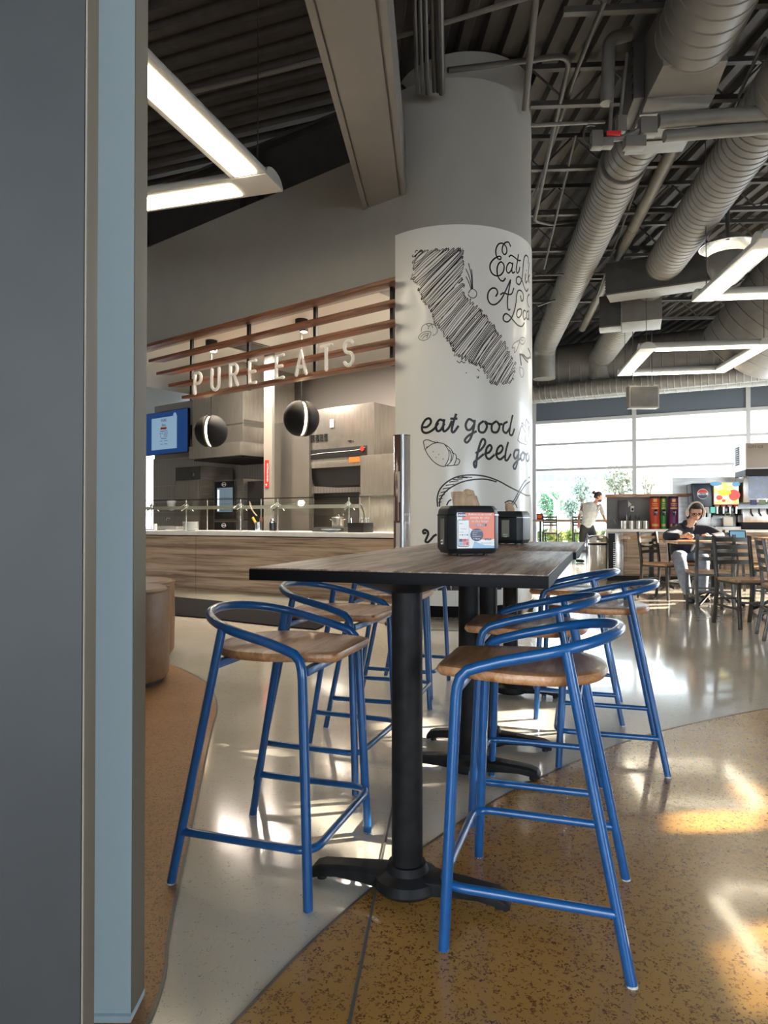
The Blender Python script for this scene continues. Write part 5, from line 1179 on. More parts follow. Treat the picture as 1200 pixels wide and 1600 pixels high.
for (x, y, rz, lb) in ((3.63, 7.62, R(-10), 'metal ladder back chair seen from behind, right in front of the seated person'),
    (3.50, 6.62, R(184), 'metal ladder back chair with one bluish lit post and its wood seat toward the viewer'),
    (3.52, 5.92, R(250), 'ladder back chair cut by the right edge in the foreground'),
    (3.66, 8.98, R(212), 'ladder back chair left of the seated person, its legs catching white light'),
    (4.12, 9.22, R(186), 'ladder back chair under the seated person'),
    (5.35, 8.9, R(5), 'ladder back chair pushed to the table at the right edge'),
    (5.0, 9.6, R(-80), 'ladder back chair side on at the left of the right edge table'),
    (5.05, 10.4, R(170), 'ladder back chair far right in front of the drinks counter'),
    (4.65, 8.15, R(60), 'ladder back chair between the two wooden tables at right')):
    place(ch0, (x, y, 0), rz, lb, first); first = False
bc0 = make_cafe_chair(.66, 1.14); bc0['group'] = 'bar chairs at the far window'; first = True; bc0.name = 'bar_chair'; bc0['category'] = 'chair'
for px, lb in ((861,'left bar chair standing against the light at the far window'), (907,'bar chair at the far window, half hidden by the walking person')):
    a = AT(px, 812, 19.6); place(bc0, (a.x, a.y, 0), R(-22), lb, first); first = False
t = thing('window_bar', 'long narrow wooden bar shelf along the far window', 'bar table', W.w(uM[0]+.1, -.9, 0), W.a)
L_ = W.hit(960, 812, -.9)[0]-uM[0]
MB().box(0,L_,-.25,.25,.98,1.04).build('bar_top', M['cafe_wood'], t, bevel=.004)
for x in (.3, L_/2, L_-.3): MB().box(x-.03,x+.03,-.03,.03,0,.98).build('leg', M['cafe_metal'], t, smooth=False)
u_, _ = W.hit(844, 808, -.9)
t = thing('napkin_dispenser', 'tiny far napkin dispenser with an orange face on the window bar', 'napkin dispenser', W.w(u_, -.9, 1.04), W.a)
MB().box(-.10,.10,-.08,.08,0,.19).build('housing', M['plastic'], t, bevel=.02); MB().box(-.075,.075,-.083,-.079,.03,.16).build('poster', M['orange'], t, smooth=False)
# ================================================================== DRINKS COUNTER
S = Frame(4.27, 11.4, R(-15))
uS = lambda px, n=0: S.hit(px, 800, n)[0]
zS_ = lambda px, py, n=0: S.hit(px, py, n)[1]
t = thing('drinks_counter', 'wood fronted drinks counter with a tall dark back panel, in front of the far window', 'counter', S.o, S.a)
uA, uB, uE = uS(949), uS(975), uS(1330)
MB().box(uB, uE, 0, .7, .09, .82).build('cabinet', M['counter_wood'], t, smooth=False)
MB().box(uA, uE, .04, .68, 0, .09).build('plinth', M['black_metal'], t, smooth=False)
MB().box(uA-.02, uE, -.02, .72, .825, .87).build('worktop', M['quartz'], t, bevel=.004)
k_ = 0
for a, b in ((979,1046),(1049,1115),(1118,1190)):
    d = MB().box(uS(a), uS(b), -.02, 0, .12, .80).build('door', M['counter_wood'], t, bevel=.003)
uP = uS(948, .68)
MB().box(uP, uS(1085), .68, .76, .87, zS_(1000,777,.7)).build('back_panel', M['wall_dark'], t, smooth=False)
MB().box(uP-.02, uS(1085), .64, .80, zS_(1000,777,.7), zS_(1000,773,.7)+.01).build('panel_cap', M['cafe_wood'], t, bevel=.003)
MB().box(uS(1060), uE, .66, .68, .87, 1.76).build('steel_splash', M['steel_soft'], t, smooth=False)
t = thing('bottle_cooler', 'narrow steel fronted cooler at the left end of the drinks counter', 'cooler', S.w((uA+uB)/2, 0, 0), S.a); hw = (uB-uA)/2-.01
MB().box(-hw,hw,.0,.66,.09,.82).build('cabinet', M['steel_soft'], t, bevel=.004)
d = MB().box(-hw*.05,hw*.98,-.02,0,.12,.80).build('door', M['steel'], t, bevel=.004); MB().box(-hw*.98,-hw*.1,-.02,0,.12,.80).build('vent_panel', M['black_metal'], t, smooth=False)
mb = MB(); mb.tube([(hw*.45,-.05,.70),(hw*.8,-.05,.72)], .008, 6); mb.build('handle', M['chrome'], d)
mb = MB()
for k in range(14): mb.box(-hw*.35,-hw*.05,-.03,-.02,.18+.035*k,.19+.035*k)
mb.build('rack', M['chrome'], t, smooth=False)
# canisters
for a, b, m_, lb in ((1015,1031,mat('red_canister',(.50,.045,.02),.4),'red'),(1031.5,1041,mat('green_canister',(.03,.22,.05),.4),'green'),(1044,1060,mat('purple_canister',(.13,.015,.10),.4),'purple')):
    xa_, xb_ = uS(a,.4), uS(b,.4); r = (xb_-xa_)/2; h = zS_((a+b)/2, 776, .4)-.87
    t = thing('drink_canister', 'tall %s drink canister with printed labels against the dark back panel' % lb, 'drink dispenser', S.w((xa_+xb_)/2, .4, .87), S.a, 'row of tall coloured canisters')
    MB().lathe([(0,0),(r,0),(r,h-.02),(r*.9,h),(0,h)], seg=28).build('body', m_, t); MB().lathe([(0,h-.03),(r*1.02,h-.03),(r*1.02,h-.012),(r*.9,h+.004),(0,h+.004)], seg=28).build('lid', M['black_metal'], t)
    gold = mat('gold_print', (.60,.36,.10), .4)
    for zz, ww, hh in ((h*.88,.35,.05),(h*.78,.6,.012),(h*.64,.75,.022),(h*.12,.7,.04)):
        mb = MB()
        for i in range(6):
            a0_, a1_ = -PI/2 + ww*(i/3-1), -PI/2 + ww*((i+1)/3-1); rr = r+.002
            mb._new([Vector((rr*math.cos(q), rr*math.sin(q), z)) for q, z in ((a0_,zz-hh/2),(a1_,zz-hh/2),(a1_,zz+hh/2),(a0_,zz+hh/2))], [(0,1,2,3)])
        mb.build('print_band', gold, t)
    MB().box(-.02,.03,-r-.05,-r+.005,h*.42,h*.60).build('tap', M['black_gloss'], t, bevel=.006)
    MB().text('FRESH', r*.42, Matrix.Translation((0,-r-.006,h*.70)) @ Matrix.Rotation(PI/2,4,'X'), .001).build('lettering', gold, t, smooth=False)
# cups, bins, outlets on left of back panel
t = thing('cutlery_bins', 'row of round steel bins on the drinks counter', 'bin', S.w(uS(992,.35), .35, .87), S.a)
for k in range(4): MB().lathe([(0,0),(.055,0),(.06,.14),(.056,.14),(.052,.01),(0,.01)], c=(-.17+.115*k,0,0), seg=20).build('steel_cup', M['steel'], t)
for k, (px, h_) in enumerate(((982,.22),(996,.26))):
    t = thing('cup_stack', ('low stack of clear cups at the left of the steel bins','tall stack of clear cups behind the steel bins')[k], 'cups', S.w(uS(px,.55), .55, .87), S.a)
    mb = MB(); 
    for j in range(6): mb.lathe([(.03,0+.03*j),(.042,.09+.03*j),(.045,.09+.03*j)], seg=18)
    mb.build('cup', M['guard_glass'], t)
t = thing('cup_dispenser', 'black wall mounted cup holder on the dark back panel', 'cup holder', S.w(uS(973,.66), .66, 1.05), S.a)
MB().box(-.08,.08,-.06,0,-.03,.32).build('body', mat('maroon_black',(.04,.025,.03),.4), t, bevel=.01); MB().prism([(.09,.20),(.15,.25),(.09,.31)],0,.01,Matrix.Rotation(PI/2,4,'X')).build('flag', M['pale_grey_trim'], t, smooth=False)
MB().tube([(-.12,-.12,-.10),(-.16,-.2,0)], .012, 6).build('tube', M['chrome'], t)
t = thing('wall_outlet', 'cream wall outlet with a dark plug on the back panel', 'outlet', S.w(uS(988,.67), .675, zS_(988,795,.67)), S.a)
MB().box(-.03,.03,-.008,0,-.05,.05).build('plate', M['white_paint'], t, bevel=.003); MB().box(-.015,.02,-.03,-.008,-.03,.01).build('plug', M['black_metal'], t, bevel=.003)
# soda fountain with round emblem
t = thing('soda_dispenser', 'dark soda dispenser with a round red white and blue emblem', 'soda dispenser', S.w(uS(1097,.1), .1, .87), S.a); hw = (uS(1114,.1)-uS(1080,.1))/2; z1 = zS_(1097,755,.1)-.87
mb = MB(); mb._new([Vector(p) for p in ((-hw*.75,0,.36),(hw,0,.36),(hw*.9,0,z1),(-hw,0,z1),(-hw*.75,.45,.36),(hw,.45,.36),(hw*.9,.45,z1),(-hw,.45,z1))], ((0,1,2,3),(7,6,5,4),(0,4,5,1),(1,5,6,2),(2,6,7,3),(3,7,4,0)))
mb.build('head', mat('navy_black',(.015,.017,.035),.25), t, bevel=.03, seg=3)
mb = MB(); mb.box(-hw*.7,hw*.95,.1,.45,0,.37).box(-hw*.7,hw*.95,-.12,.45,0,.05); mb.build('base', M['steel_soft'], t, bevel=.006)
cz = .36 + (z1-.36)*.56
def disc(r, e, m_, a0_=0, a1_=360, name='emblem', par=None):
    mb = MB(); P = [(r*math.cos(R(a0_+(a1_-a0_)*k/24)), r*math.sin(R(a0_+(a1_-a0_)*k/24))) for k in range(25)]
    mb.prism(P, 0, .003, Matrix.Translation((.01,-.002-e,cz)) @ Matrix.Rotation(PI/2,4,'X')); return mb.build(name, m_, par, smooth=False)
em = disc(.085, .0, M['white'], par=t); disc(.078, .004, M['red'], 14, 166, 'red_field', em); disc(.078, .004, M['navy'], 194, 346, 'blue_field', em)
MB().text('PEPSI', .042, Matrix.Translation((.01,-.012,cz-.015)) @ Matrix.Rotation(PI/2,4,'X'), .001, bold=.001).build('lettering', M['navy'], em, smooth=False)
for k in range(3): MB().box(-.02+.09*k-.035,-.02+.09*k+.035,-.012,.0,.27,.37).build('drink_button', mat('teal_button',(.08,.35,.30),.35,emit=(.1,.4,.35),es=.25) if k != 1 else M['pale_grey_trim'], t, bevel=.004)
for k in range(4): MB().cyl((-.1+.08*k,-.03,.20),(-.1+.08*k,-.03,.27), .012, seg=10).build('nozzle', M['black_metal'], t)
# juice dispenser with a lit fruit front
t = thing('juice_dispenser', 'juice dispenser with a bright lit picture of a lemon and strawberries', 'juice dispenser', S.w(uS(1135,.1), .1, .87), S.a); hw = (uS(1155,.1)-uS(1115,.1))/2; z1 = zS_(1135,753,.1)-.87; z0 = zS_(1135,789,.1)-.87
MB().box(-hw,hw,.0,.5,z0,z1).build('head', M['cream_plastic'], t, bevel=.015)
MB().box(-hw*.95,hw*.95,.02,.5,z0-.17,z0).build('tap_housing', M['black_gloss'], t, bevel=.01)
MB().box(-hw,hw,.2,.5,0,z0-.17).box(-hw,hw,-.12,.3,0,.05).build('base', M['steel_soft'], t, bevel=.006)
gm = mat('lit_picture', (.8,.8,.6), .3); N, L, b = nt(gm); v = coords(N, L, (1,1,1)); gd = N.new('ShaderNodeTexNoise'); gd.inputs['Scale'].default_value = 5; L.new(v, gd.inputs['Vector']); r_ = ramp(N, [(.4,(.95,.93,.75)),(.6,(1,.86,.10))]); L.new(gd.outputs['Fac'], r_.inputs['Fac']); L.new(r_.outputs['Color'], b.inputs['Emission Color']); L.new(r_.outputs['Color'], b.inputs['Base Color']); b.inputs['Emission Strength'].default_value = .3
pic = MB().box(-hw*.94,hw*.94,-.006,.0,z0+.02,z1-.015).build('lit_front', gm, t, smooth=False)
def blob(cx, cz_, rx, rz_, m_, e=.008, name='fruit'):
    mb = MB(); mb.prism([(cx+rx*math.cos(k*PI/12), cz_+rz_*math.sin(k*PI/12)*(1-.15*math.cos(k*PI/12))) for k in range(24)], 0, .003, Matrix.Translation((0,-e,0)) @ Matrix.Rotation(PI/2,4,'X')); return mb.build(name, m_, pic, smooth=False)
lemon, berry, blu = mat('lemon_print',(.9,.75,.02),.3,emit=(1,.8,.02),es=.3), mat('berry_print',(.8,.05,.03),.3,emit=(.85,.05,.03),es=.15), mat('sky_print',(.1,.3,.5),.3,emit=(.1,.3,.5),es=.15)
blob(-hw*.8, z1-.03, .09, .035, blu, name='print_corner'); blob(hw*.75, z1-.04, .06, .04, blu, name='print_corner')
blob(-.03, z0+.20, .10, .055, lemon); blob(hw*.62, z0+.16, .085, .09, berry); blob(-hw*.55, z0+.12, .05, .04, berry); blob(-.04, z0+.07, .03, .025, berry)
MB().text('Sun', .06, Matrix.Translation((-hw*.35,-.013,z1-.11)) @ Matrix.Rotation(PI/2,4,'X'), .001).build('lettering', berry, pic, smooth=False)
for k in range(4): MB().cyl((-.14+.095*k,-.02,z0-.14),(-.14+.095*k,-.02,z0-.03), .02, seg=12).build('nozzle', M['chrome'], t); MB().box(-.17+.095*k,-.11+.095*k,-.01,.02,z0-.03,z0-.005).build('flavour_tab', M['red' if k % 2 else 'pink'], t, bevel=.003)
# ice and soda fountain with ice maker
t = thing('ice_soda_dispenser', 'tall steel ice dispenser with a dark blue picture front at the right edge', 'ice dispenser', S.w(uS(1190,.0), .0, .87), S.a); x0 = uS(1162,.0)-uS(1190,.0); z1 = zS_(1175,737,.0)-.87; z0 = zS_(1175,785,.0)-.87
MB().box(x0,x0+.95,.0,.6,z0,z1).build('head', M['steel'], t, bevel=.008)
bm_ = noise_mat('blue_ice_picture', (.01,.015,.035), (.07,.09,.28), 7, .15, detail=5, lo=.45, hi=.7); MB().box(x0+.07,x0+.88,-.008,0,z0+.06,z1-.04).build('picture_front', bm_, t, smooth=False)
for k in range(5): MB().box(x0+.09+.13*k,x0+.19+.13*k,-.014,-.006,z0-.04,z0+.04).build('flavour_label', mat('label_print',(.2,.3,.2) if k%2 else (.05,.06,.2),.4), t, bevel=.003)
MB().box(x0-.03,x0+.95,-.08,.6,z0-.32,z0-.10).build('splash_box', M['steel'], t, bevel=.008)
for k in range(6): MB().tube([(x0+.08+.12*k,-.10,z0-.10),(x0+.08+.12*k,-.12,z0-.17),(x0+.11+.12*k,-.12,z0-.22)], .010, 6).build('lever', M['black_metal'], t)
MB().box(x0,x0+.95,.1,.6,0,z0-.30).build('base', M['black_metal'], t, smooth=False)
t = thing('ice_maker', 'steel box ice maker with a side grille, above the soda dispenser at right edge', 'ice maker', S.w(uS(1190,-.2), -.2, 0), S.a); x0 = uS(1166,-.2)-uS(1190,-.2); z1, z0 = zS_(1170,692,-.2), zS_(1170,733,-.2)
MB().box(x0,x0+.95,.0,.75,z0,z1).build('casing', M['steel_soft'], t, bevel=.006)
MB().box(x0+.006,x0+.94,-.012,.0,z0+.02,z1-.01).build('front_panel', mat('tan_steel',(.26,.22,.18),.4,.5), t, bevel=.003)
MB().box(x0-.008,x0+.001,.0,.75,z0-.01,z1).build('side_panel', M['white'], t, smooth=False)  # white stands in for sunlight falling on the steel side
MB().box(x0-.004,x0+.95,.02,.72,z0-.10,z0-.002).build('base_rail', M['black_metal'], t, smooth=False)
mb = MB()
for i in range(9): mb.box(x0-.016,x0-.007,.40,.64,z0+.10+.034*i,z0+.122+.034*i)
mb.build('side_grille', M['black_metal'], t, smooth=False)
MB().text('CITY ICE', .055, Matrix.Translation((x0+.03,-.014,z1-.085)) @ Matrix.Rotation(PI/2,4,'X'), .001, 'LEFT').build('lettering', M['ink'], t, smooth=False)
# trash can
a = AT(934, 870, 11.6)
t = thing('waste_bin', 'round stainless waste bin with a domed lid left of the drinks counter', 'waste bin', (a.x, a.y, 0))
MB().lathe([(0,0),(.155,0),(.16,.01),(.16,.60),(0,.60)], seg=40).build('body', M['steel'], t)
MB().lathe([(0,.60),(.163,.60),(.163,.64),(0,.64)], seg=40).build('neck_band', M['black_metal'], t)
MB().lathe([(.172,.635),(.176,.65),(.172,.70),(.15,.745),(.10,.765),(0,.77)], seg=40).build('lid', M['steel'], t)

# ================================================================== PEOPLE
def skin_fig(name, chains, m, parent, sub=1, loc=None, root=0):
    """chains: lists of ((x,y,z), radius or (rx,ry)); points that coincide are joined"""
    vs, es, rs, idx = [], [], [], {}
    for ch in chains:
        prev = None
        for p, r in ch:
            k = tuple(round(c, 4) for c in p)
            if k not in idx: idx[k] = len(vs); vs.append(p); rs.append(r if isinstance(r, tuple) else (r, r))
            i = idx[k]
            if prev is not None and prev != i: es.append((prev, i))
            prev = i
    me = bpy.data.meshes.new(name); me.from_pydata(vs, es, []); o = bpy.data.objects.new(name, me); C.objects.link(o)
    o.modifiers.new('skin', 'SKIN')
    for i, r in enumerate(rs): me.skin_vertices[0].data[i].radius = r
    for i in range(len(vs)): me.skin_vertices[0].data[i].use_root = (i == root)
    s = o.modifiers.new('sub', 'SUBSURF'); s.levels = s.render_levels = sub
    dg = bpy.context.evaluated_depsgraph_get(); nm = bpy.data.meshes.new_from_object(o.evaluated_get(dg)); nm.name = name; o.modifiers.clear(); o.data = nm
    nm.materials.clear(); nm.materials.append(m); nm.shade_smooth(); o.parent = parent
    return o
V = Vector
def hand(w_, d, side, up, s=1.0):
    """five finger chains from wrist w_, pointing along d; side points to the thumb"""
    d, side, up = V(d).normalized(), V(side).normalized(), V(up).normalized(); w_ = V(w_); out = []
    palm = w_ + d*.05*s
    out.append([(tuple(w_), .024*s), (tuple(palm), (.030*s, .018*s))])
    for k, (off, ln) in enumerate(((.030,.065),(.010,.075),(-.010,.070),(-.028,.055))):
        b_ = palm + d*.03*s + side*off*s; m1 = b_ + d*ln*.5*s - up*.008*s; e = b_ + d*ln*.85*s - up*.030*s
        out.append([(tuple(palm), (.030*s,.018*s)), (tuple(b_), .010*s), (tuple(m1), .0085*s), (tuple(e), .007*s)])
    tb = w_ + d*.02*s + side*.03*s
    out.append([(tuple(w_), .024*s), (tuple(tb), .012*s), (tuple(tb+d*.035*s+side*.018*s), .010*s), (tuple(tb+d*.06*s+side*.012*s-up*.01*s), .008*s)])
    return out
def head(parent, c, rz, tilt, skin, hs=1.0, beard=None):
    """head with brow, nose, lips, eyes and ears; returns its matrix"""
    Mh = Matrix.Translation(c) @ Matrix.Rotation(rz, 4, 'Z') @ Matrix.Rotation(tilt, 4, 'X') @ Matrix.Scale(hs, 4)   # looks along -y
    mb = MB(); seg, rg_ = 24, 18; vs = []
    for i in range(rg_+1):
        th = PI*i/rg_
        for k in range(seg):
            ph = 2*PI*k/seg; x, y, z = math.sin(th)*math.cos(ph)*.074, math.sin(th)*math.sin(ph)*.092, math.cos(th)*.115
            if z < 0: f = 1 - .34*(-z/.115)**1.3; x *= f; y = y*(1-.12*(-z/.115)) - .012*(-z/.115)
            if y < -.05 and abs(x) < .016 and -.045 < z < .02: y -= .020*(1-abs(x)/.016)*(1-(z+.045)/.065) + .006
            if y < -.05 and abs(z+.062) < .012 and abs(x) < .028: y -= .006
            if y < -.05 and .008 < z < .03 and .012 < abs(x) < .045: y += .008
            vs.append(Mh @ V((x, y, z)))
    mb._new(vs, [(i*seg+k,(i+1)*seg+k,(i+1)*seg+(k+1)%seg,i*seg+(k+1)%seg) for i in range(rg_) for k in range(seg)]); mb.weld = True
    for s in (-1,1): mb.ball(Mh @ V((s*.076,.005,-.008)), .03*hs, 10, 8, (.35,.6,1), (Matrix.Rotation(rz,4,'Z')))
    return mb, Mh
# seated person ------------------------------------------------------
O_ = V((4.07, 9.18, 0))
t = thing('person', 'seated person in navy hoodie, grey sweatpants, glasses and cream headphones', 'person', O_)
hc = AT(1087, 800, 8.86) - O_
def lp(px, py, d): return tuple(AT(px, py, d) - O_)
neck = V(hc) + V((-.025, .08, -.13)); ch = V((-.03, .13, .80)); pelv = V((-.02, .14, .50))
shL, shR = V(lp(1058,829,8.98)), V(lp(1108,829,9.02))
elL, elR = V(lp(1040,846,8.62)), V(lp(1127,842,8.74)); elL.z = max(elL.z, .815); elR.z = max(elR.z, .815)
waL, waR = V(lp(1068,839,8.42)), V(lp(1108,840,8.50)); waL.z = .825; waR.z = .815
mbh, Mh = head(t, tuple(hc), R(-12), R(24), 'skin')
hd = mbh.build('face_and_neck', M['skin'], None) ; 
body = skin_fig('body', [[(tuple(pelv), (.13,.11)), (tuple(ch), (.13,.10)), (tuple(neck), .052), (tuple(V(hc)+V((-.005,.02,-.06))), .058)]]
    + hand(waL, V(waR)-V(waL)+V((0,-.12,0)), (0,-.3,1), (0,-1,.3), .95) + hand(waR, V(waL)-V(waR)+V((0,-.10,0)), (0,-.3,1), (0,-1,.3), .95)
    + [[(tuple(ch), (.13,.10)), (tuple(shL), .045), (tuple(elL), .036), (tuple(waL), .024)], [(tuple(ch), (.13,.10)), (tuple(shR), .045), (tuple(elR), .036), (tuple(waR), .024)]], M['skin'], t)
hd.parent = t; hd.name = 'face'
hipL, hipR = V(lp(1062,885,9.22)), V(lp(1092,885,9.22)); hipL.z = hipR.z = .53
knL, knR = V(lp(1061,880,8.78)), V(lp(1098,880,8.80)); knL.z, knR.z = .53, .53
anL, anR = V(lp(1075,935,8.48)), V(lp(1098,935,8.62)); anL.z = anR.z = .09
skin_fig('hoodie', [[(tuple(pelv+V((0,0,.02))), (.165,.135)), (tuple((pelv+ch)/2), (.165,.13)), (tuple(ch+V((0,0,.04))), (.165,.125)), (tuple(neck+V((0,.02,-.03))), (.085,.075))],
    [(tuple(ch+V((0,0,.04))), (.165,.125)), (tuple(shL), .078), (tuple(elL), .062), (tuple(waL + (elL-waL)*.12), .043)],
    [(tuple(ch+V((0,0,.04))), (.165,.125)), (tuple(shR), .078), (tuple(elR), .062), (tuple(waR + (elR-waR)*.12), .043)]], M['hoodie'], t, 2)
skin_fig('hood', [[(tuple(neck+V((-.08,.0,-.02))), .035), (tuple(neck+V((-.05,.07,-.01))), .045), (tuple(neck+V((.05,.07,-.01))), .045), (tuple(neck+V((.08,.0,-.02))), .035)]], M['hoodie'], t, 2)
skin_fig('sweatpants', [[(tuple(pelv+V((.01,0,.0))), (.12,.12)), (tuple(hipL), .105), (tuple(knL), .092), (tuple((knL+anL)/2), .078), (tuple(anL), .056)],
    [(tuple(pelv+V((.01,0,.0))), (.12,.12)), (tuple(hipR), .105), (tuple(knR), .092), (tuple((knR+anR)/2), .078), (tuple(anR), .056)]], M['pants'], t, 2)
for a_ in (anL, anR): skin_fig('shoe', [[(tuple(a_+V((0,.02,-.045))), .042), (tuple(a_+V((0,-.08,-.055))), .040), (tuple(a_+V((.0,-.16,-.06))), .030)]], M['black_metal'], t, 2)
mb = MB(); seg = 24
for i in range(11):
    pass
vs = []; rows = 10
for i in range(rows+1):
    th = PI*.62*i/rows
    for k in range(seg):
        ph = 2*PI*k/seg; x, y, z = math.sin(th)*math.cos(ph)*.083, math.sin(th)*math.sin(ph)*.102+.008, math.cos(th)*.126
        if y < -.02 and z < .072: z = .072 + .012*abs(math.cos(ph))*0; y = max(y, -.075)
        vs.append(Mh @ V((x,y,z)))
mb._new(vs, [(i*seg+k,(i+1)*seg+k,(i+1)*seg+(k+1)%seg,i*seg+(k+1)%seg) for i in range(rows) for k in range(seg)]); mb.weld = True
hr = mb.build('hair', M['hair'], t, sharp=180)
mb = MB()
for s in (-1,1): mb.tube([Mh @ V(p) for p in catmull([(s*.075,.02,.03),(s*.082,.03,-.03),(s*.075,.05,-.09),(s*.05,.07,-.13)],4)], [.022]*12+[.012], 8)
mb.build('hair', M['hair'], t)
mb = MB()
for s in (-1,1): mb.tube([Mh @ V((s*.034+.027*math.cos(a*PI/9), -.094, .004+.020*math.sin(a*PI/9))) for a in range(18)], .0038, 6, closed=True)
mb.tube([Mh @ V((-.008,-.098,.008)), Mh @ V((.008,-.098,.008))], .003, 6)
for s in (-1,1): mb.tube([Mh @ V((s*.061,-.092,.008)), Mh @ V((s*.078,.0,.01))], .003, 6)
mb.build('glasses', M['black_gloss'], t)
mb = MB()
for s in (-1,1): mb.ball(Mh @ V((s*.034,-.083,.004)), .011, 10, 8)
mb.build('eyes', mat('eye_dark',(.05,.03,.02),.2), t)
MB().tube([Mh @ V(p) for p in catmull([(-.024,-.093,-.061),(-.008,-.101,-.064),(.008,-.101,-.064),(.024,-.093,-.061)],4)], .0045, 6).build('mouth', mat('lips',(.38,.12,.10),.4), t)
hp_ = MB().tube([Mh @ V((.092*math.cos(a*PI/16), .012, .135*math.sin(a*PI/16)+.0)) for a in range(17)], .012, 10).build('headphone_band', M['cream_plastic'], t)
for s in (-1,1): MB().ball(Mh @ V((s*.098,.008,-.012)), .048, 18, 12, (.48,.85,1.08), Matrix.Rotation(R(-12),4,'Z')).build('ear_cup', M['cream_plastic'], hp_)
# things on her table
o = MB().box(-.13,.13,-.09,.09,0,.006).build('notebook', M['white'], loc=(4.16, 8.27, .7755), rz=R(-8)); tag(o, 'open white paper under the hands of the seated person', 'paper')
t = thing('tablet', 'small tablet with a lit blue screen standing on the table beside the seated person', 'tablet', (4.29, 8.28, .775), R(-14)); t.scale = (.78,.78,.78)
MB().box(-.12,.12,-.006,.006,0,.165,Matrix.Rotation(R(-14),4,'X')).build('body', M['black_gloss'], t, bevel=.004); MB().box(-.105,.105,-.0085,-.006,.015,.15,Matrix.Rotation(R(-14),4,'X')).build('display', M['cyan_screen'], t, smooth=False)
MB().box(-.05,.05,0,.07,0,.012).build('stand', M['black_gloss'], t)
t = thing('takeaway_bag', 'pale paper bag with a green handle on the drinks counter', 'bag', S.w(uS(1138,.0), -.01+.02, .87), S.a)
MB().box(-.07,.07,.0,.07,.05,.20).build('bag_body', M['white_paint'], t, bevel=.01); MB().tube(catmull([(-.05,.03,.2),(-.03,.03,.26),(.03,.03,.26),(.05,.03,.2)],4), .006, 6).build('handle', mat('green_handle',(.2,.35,.15),.5), t)
# walking person ------------------------------------------------------
a = AT(912, 800, 16.2); O_ = V((a.x, 16.2, 0))
t = thing('person', 'person with tied dark hair, grey shirt and black trousers walking by the far window', 'person', O_)
pelv = V(lp(917,826,16.2)); pelv.z = .86; ch = V(lp(925,795,16.15)); shL, shR = V(lp(914,790,16.2)), V(lp(940,791,16.05)); neck = V(lp(932,783,16.1)); hc = V(lp(935,776,16.05))
elL, elR = V(lp(905,806,16.35)), V(lp(944,809,15.95)); waL, waR = V(lp(904,818,16.2)), V(lp(951,821,15.85))
hipL, hipR = V(lp(911,828,16.2)), V(lp(924,828,16.2)); knL, knR = V(lp(910,851,16.25)), V(lp(930,850,16.0)); anL, anR = V(lp(901,873,16.4)), V(lp(936,876,15.9)); knL.z = .47; knR.z=.50; anL.z, anR.z = .10, .10
mbh, Mh = head(t, tuple(hc), R(75), R(18), 'skin'); mbh.build('face', M['skin_tan'], t)
skin_fig('body', [[(tuple(pelv), (.10,.08)), (tuple(ch), (.11,.08)), (tuple(neck), .05), (tuple(hc+V((0,0,-.05))), .055)],
    [(tuple(ch), (.11,.08)), (tuple(shL), .05), (tuple(elL), .042), (tuple(waL), .027)], [(tuple(ch), (.11,.08)), (tuple(shR), .05), (tuple(elR), .042), (tuple(waR), .027)],
    [(tuple(pelv), (.10,.08)), (tuple(hipL), .06), (tuple(knL), .05), (tuple(anL), .035)], [(tuple(pelv), (.10,.08)), (tuple(hipR), .06), (tuple(knR), .05), (tuple(anR), .035)]]
    + hand(waL, (0,0,-1), (1,0,0), (0,1,0)) + hand(waR, (.5,0,-1), (-.3,-1,0), (1,0,0)), M['skin_tan'], t)
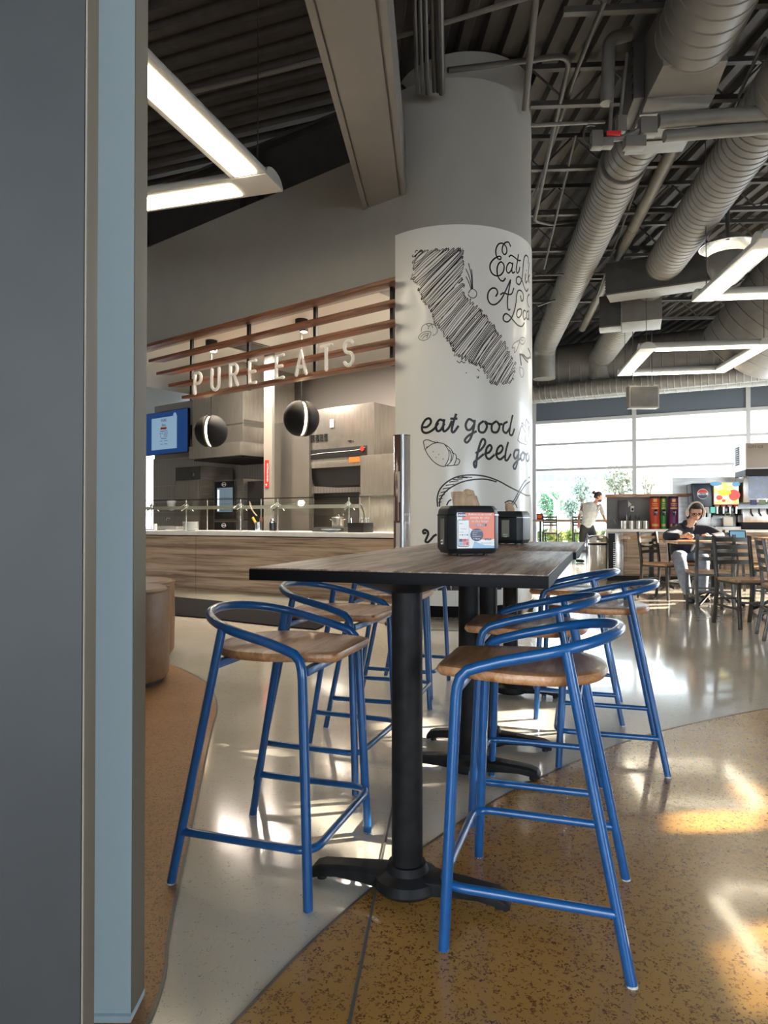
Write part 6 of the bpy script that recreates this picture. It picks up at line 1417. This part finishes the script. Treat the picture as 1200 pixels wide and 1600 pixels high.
skin_fig('shirt', [[(tuple(pelv+V((0,0,-.06))), (.16,.14)), (tuple(pelv+V((0,0,.06))), (.16,.13)), (tuple((pelv+ch)/2), (.155,.125)), (tuple(ch), (.175,.125)), (tuple(neck+V((-.02,0,-.03))), (.075,.07))],
    [(tuple(ch), (.175,.125)), (tuple(shL), .075), (tuple(shL+(elL-shL)*.85), .068)], [(tuple(ch), (.175,.125)), (tuple(shR), .075), (tuple(shR+(elR-shR)*.85), .068)]], M['grey_shirt'], t, 2)
skin_fig('trousers', [[(tuple(pelv+V((0,0,.12))), (.14,.12)), (tuple(pelv), (.15,.125)), (tuple(hipL), .108), (tuple(knL), .078), (tuple(anL), .052)], [(tuple(pelv), (.15,.125)), (tuple(hipR), .108), (tuple(knR), .078), (tuple(anR), .052)]], M['black_pants'], t, 2)
for a_, dd in ((anL, V((.8,-.3,0))), (anR, V((.8,-.5,0)))): skin_fig('shoe', [[(tuple(a_+V((-.02,.02,-.055))), .042), (tuple(a_+dd*.12+V((0,0,-.06))), .040), (tuple(a_+dd*.22+V((0,0,-.065))), .030)]], M['black_metal'], t, 2)
mb = MB(); vs = []
for i in range(rows+1):
    th = PI*.66*i/rows
    for k in range(seg):
        ph = 2*PI*k/seg; x, y, z = math.sin(th)*math.cos(ph)*.083, math.sin(th)*math.sin(ph)*.10+.01, math.cos(th)*.124
        if y < -.02 and z < .06: z = .06; y = max(y, -.075)
        vs.append(Mh @ V((x,y,z)))
mb._new(vs, [(i*seg+k,(i+1)*seg+k,(i+1)*seg+(k+1)%seg,i*seg+(k+1)%seg) for i in range(rows) for k in range(seg)]); mb.weld = True
hr = mb.build('hair', M['hair'], t, sharp=180); MB().ball(Mh @ V((0,.125,.06)), .045, 14, 10).build('hair_bun', M['hair'], hr)
MB().ball(Mh @ V((0,-.055,-.075)), .05, 14, 10, (1.1,.9,.9)).build('beard', M['hair'], t)
o = MB().box(-.1,.1,-.02,.02,-.16,.0,Matrix.Rotation(R(20),4,'Y')).build('cloth', M['white'], loc=O_+waR+V((.03,-.02,-.12)), bevel=.01); tag(o, 'white cloth held in the right hand of the walking person', 'cloth')
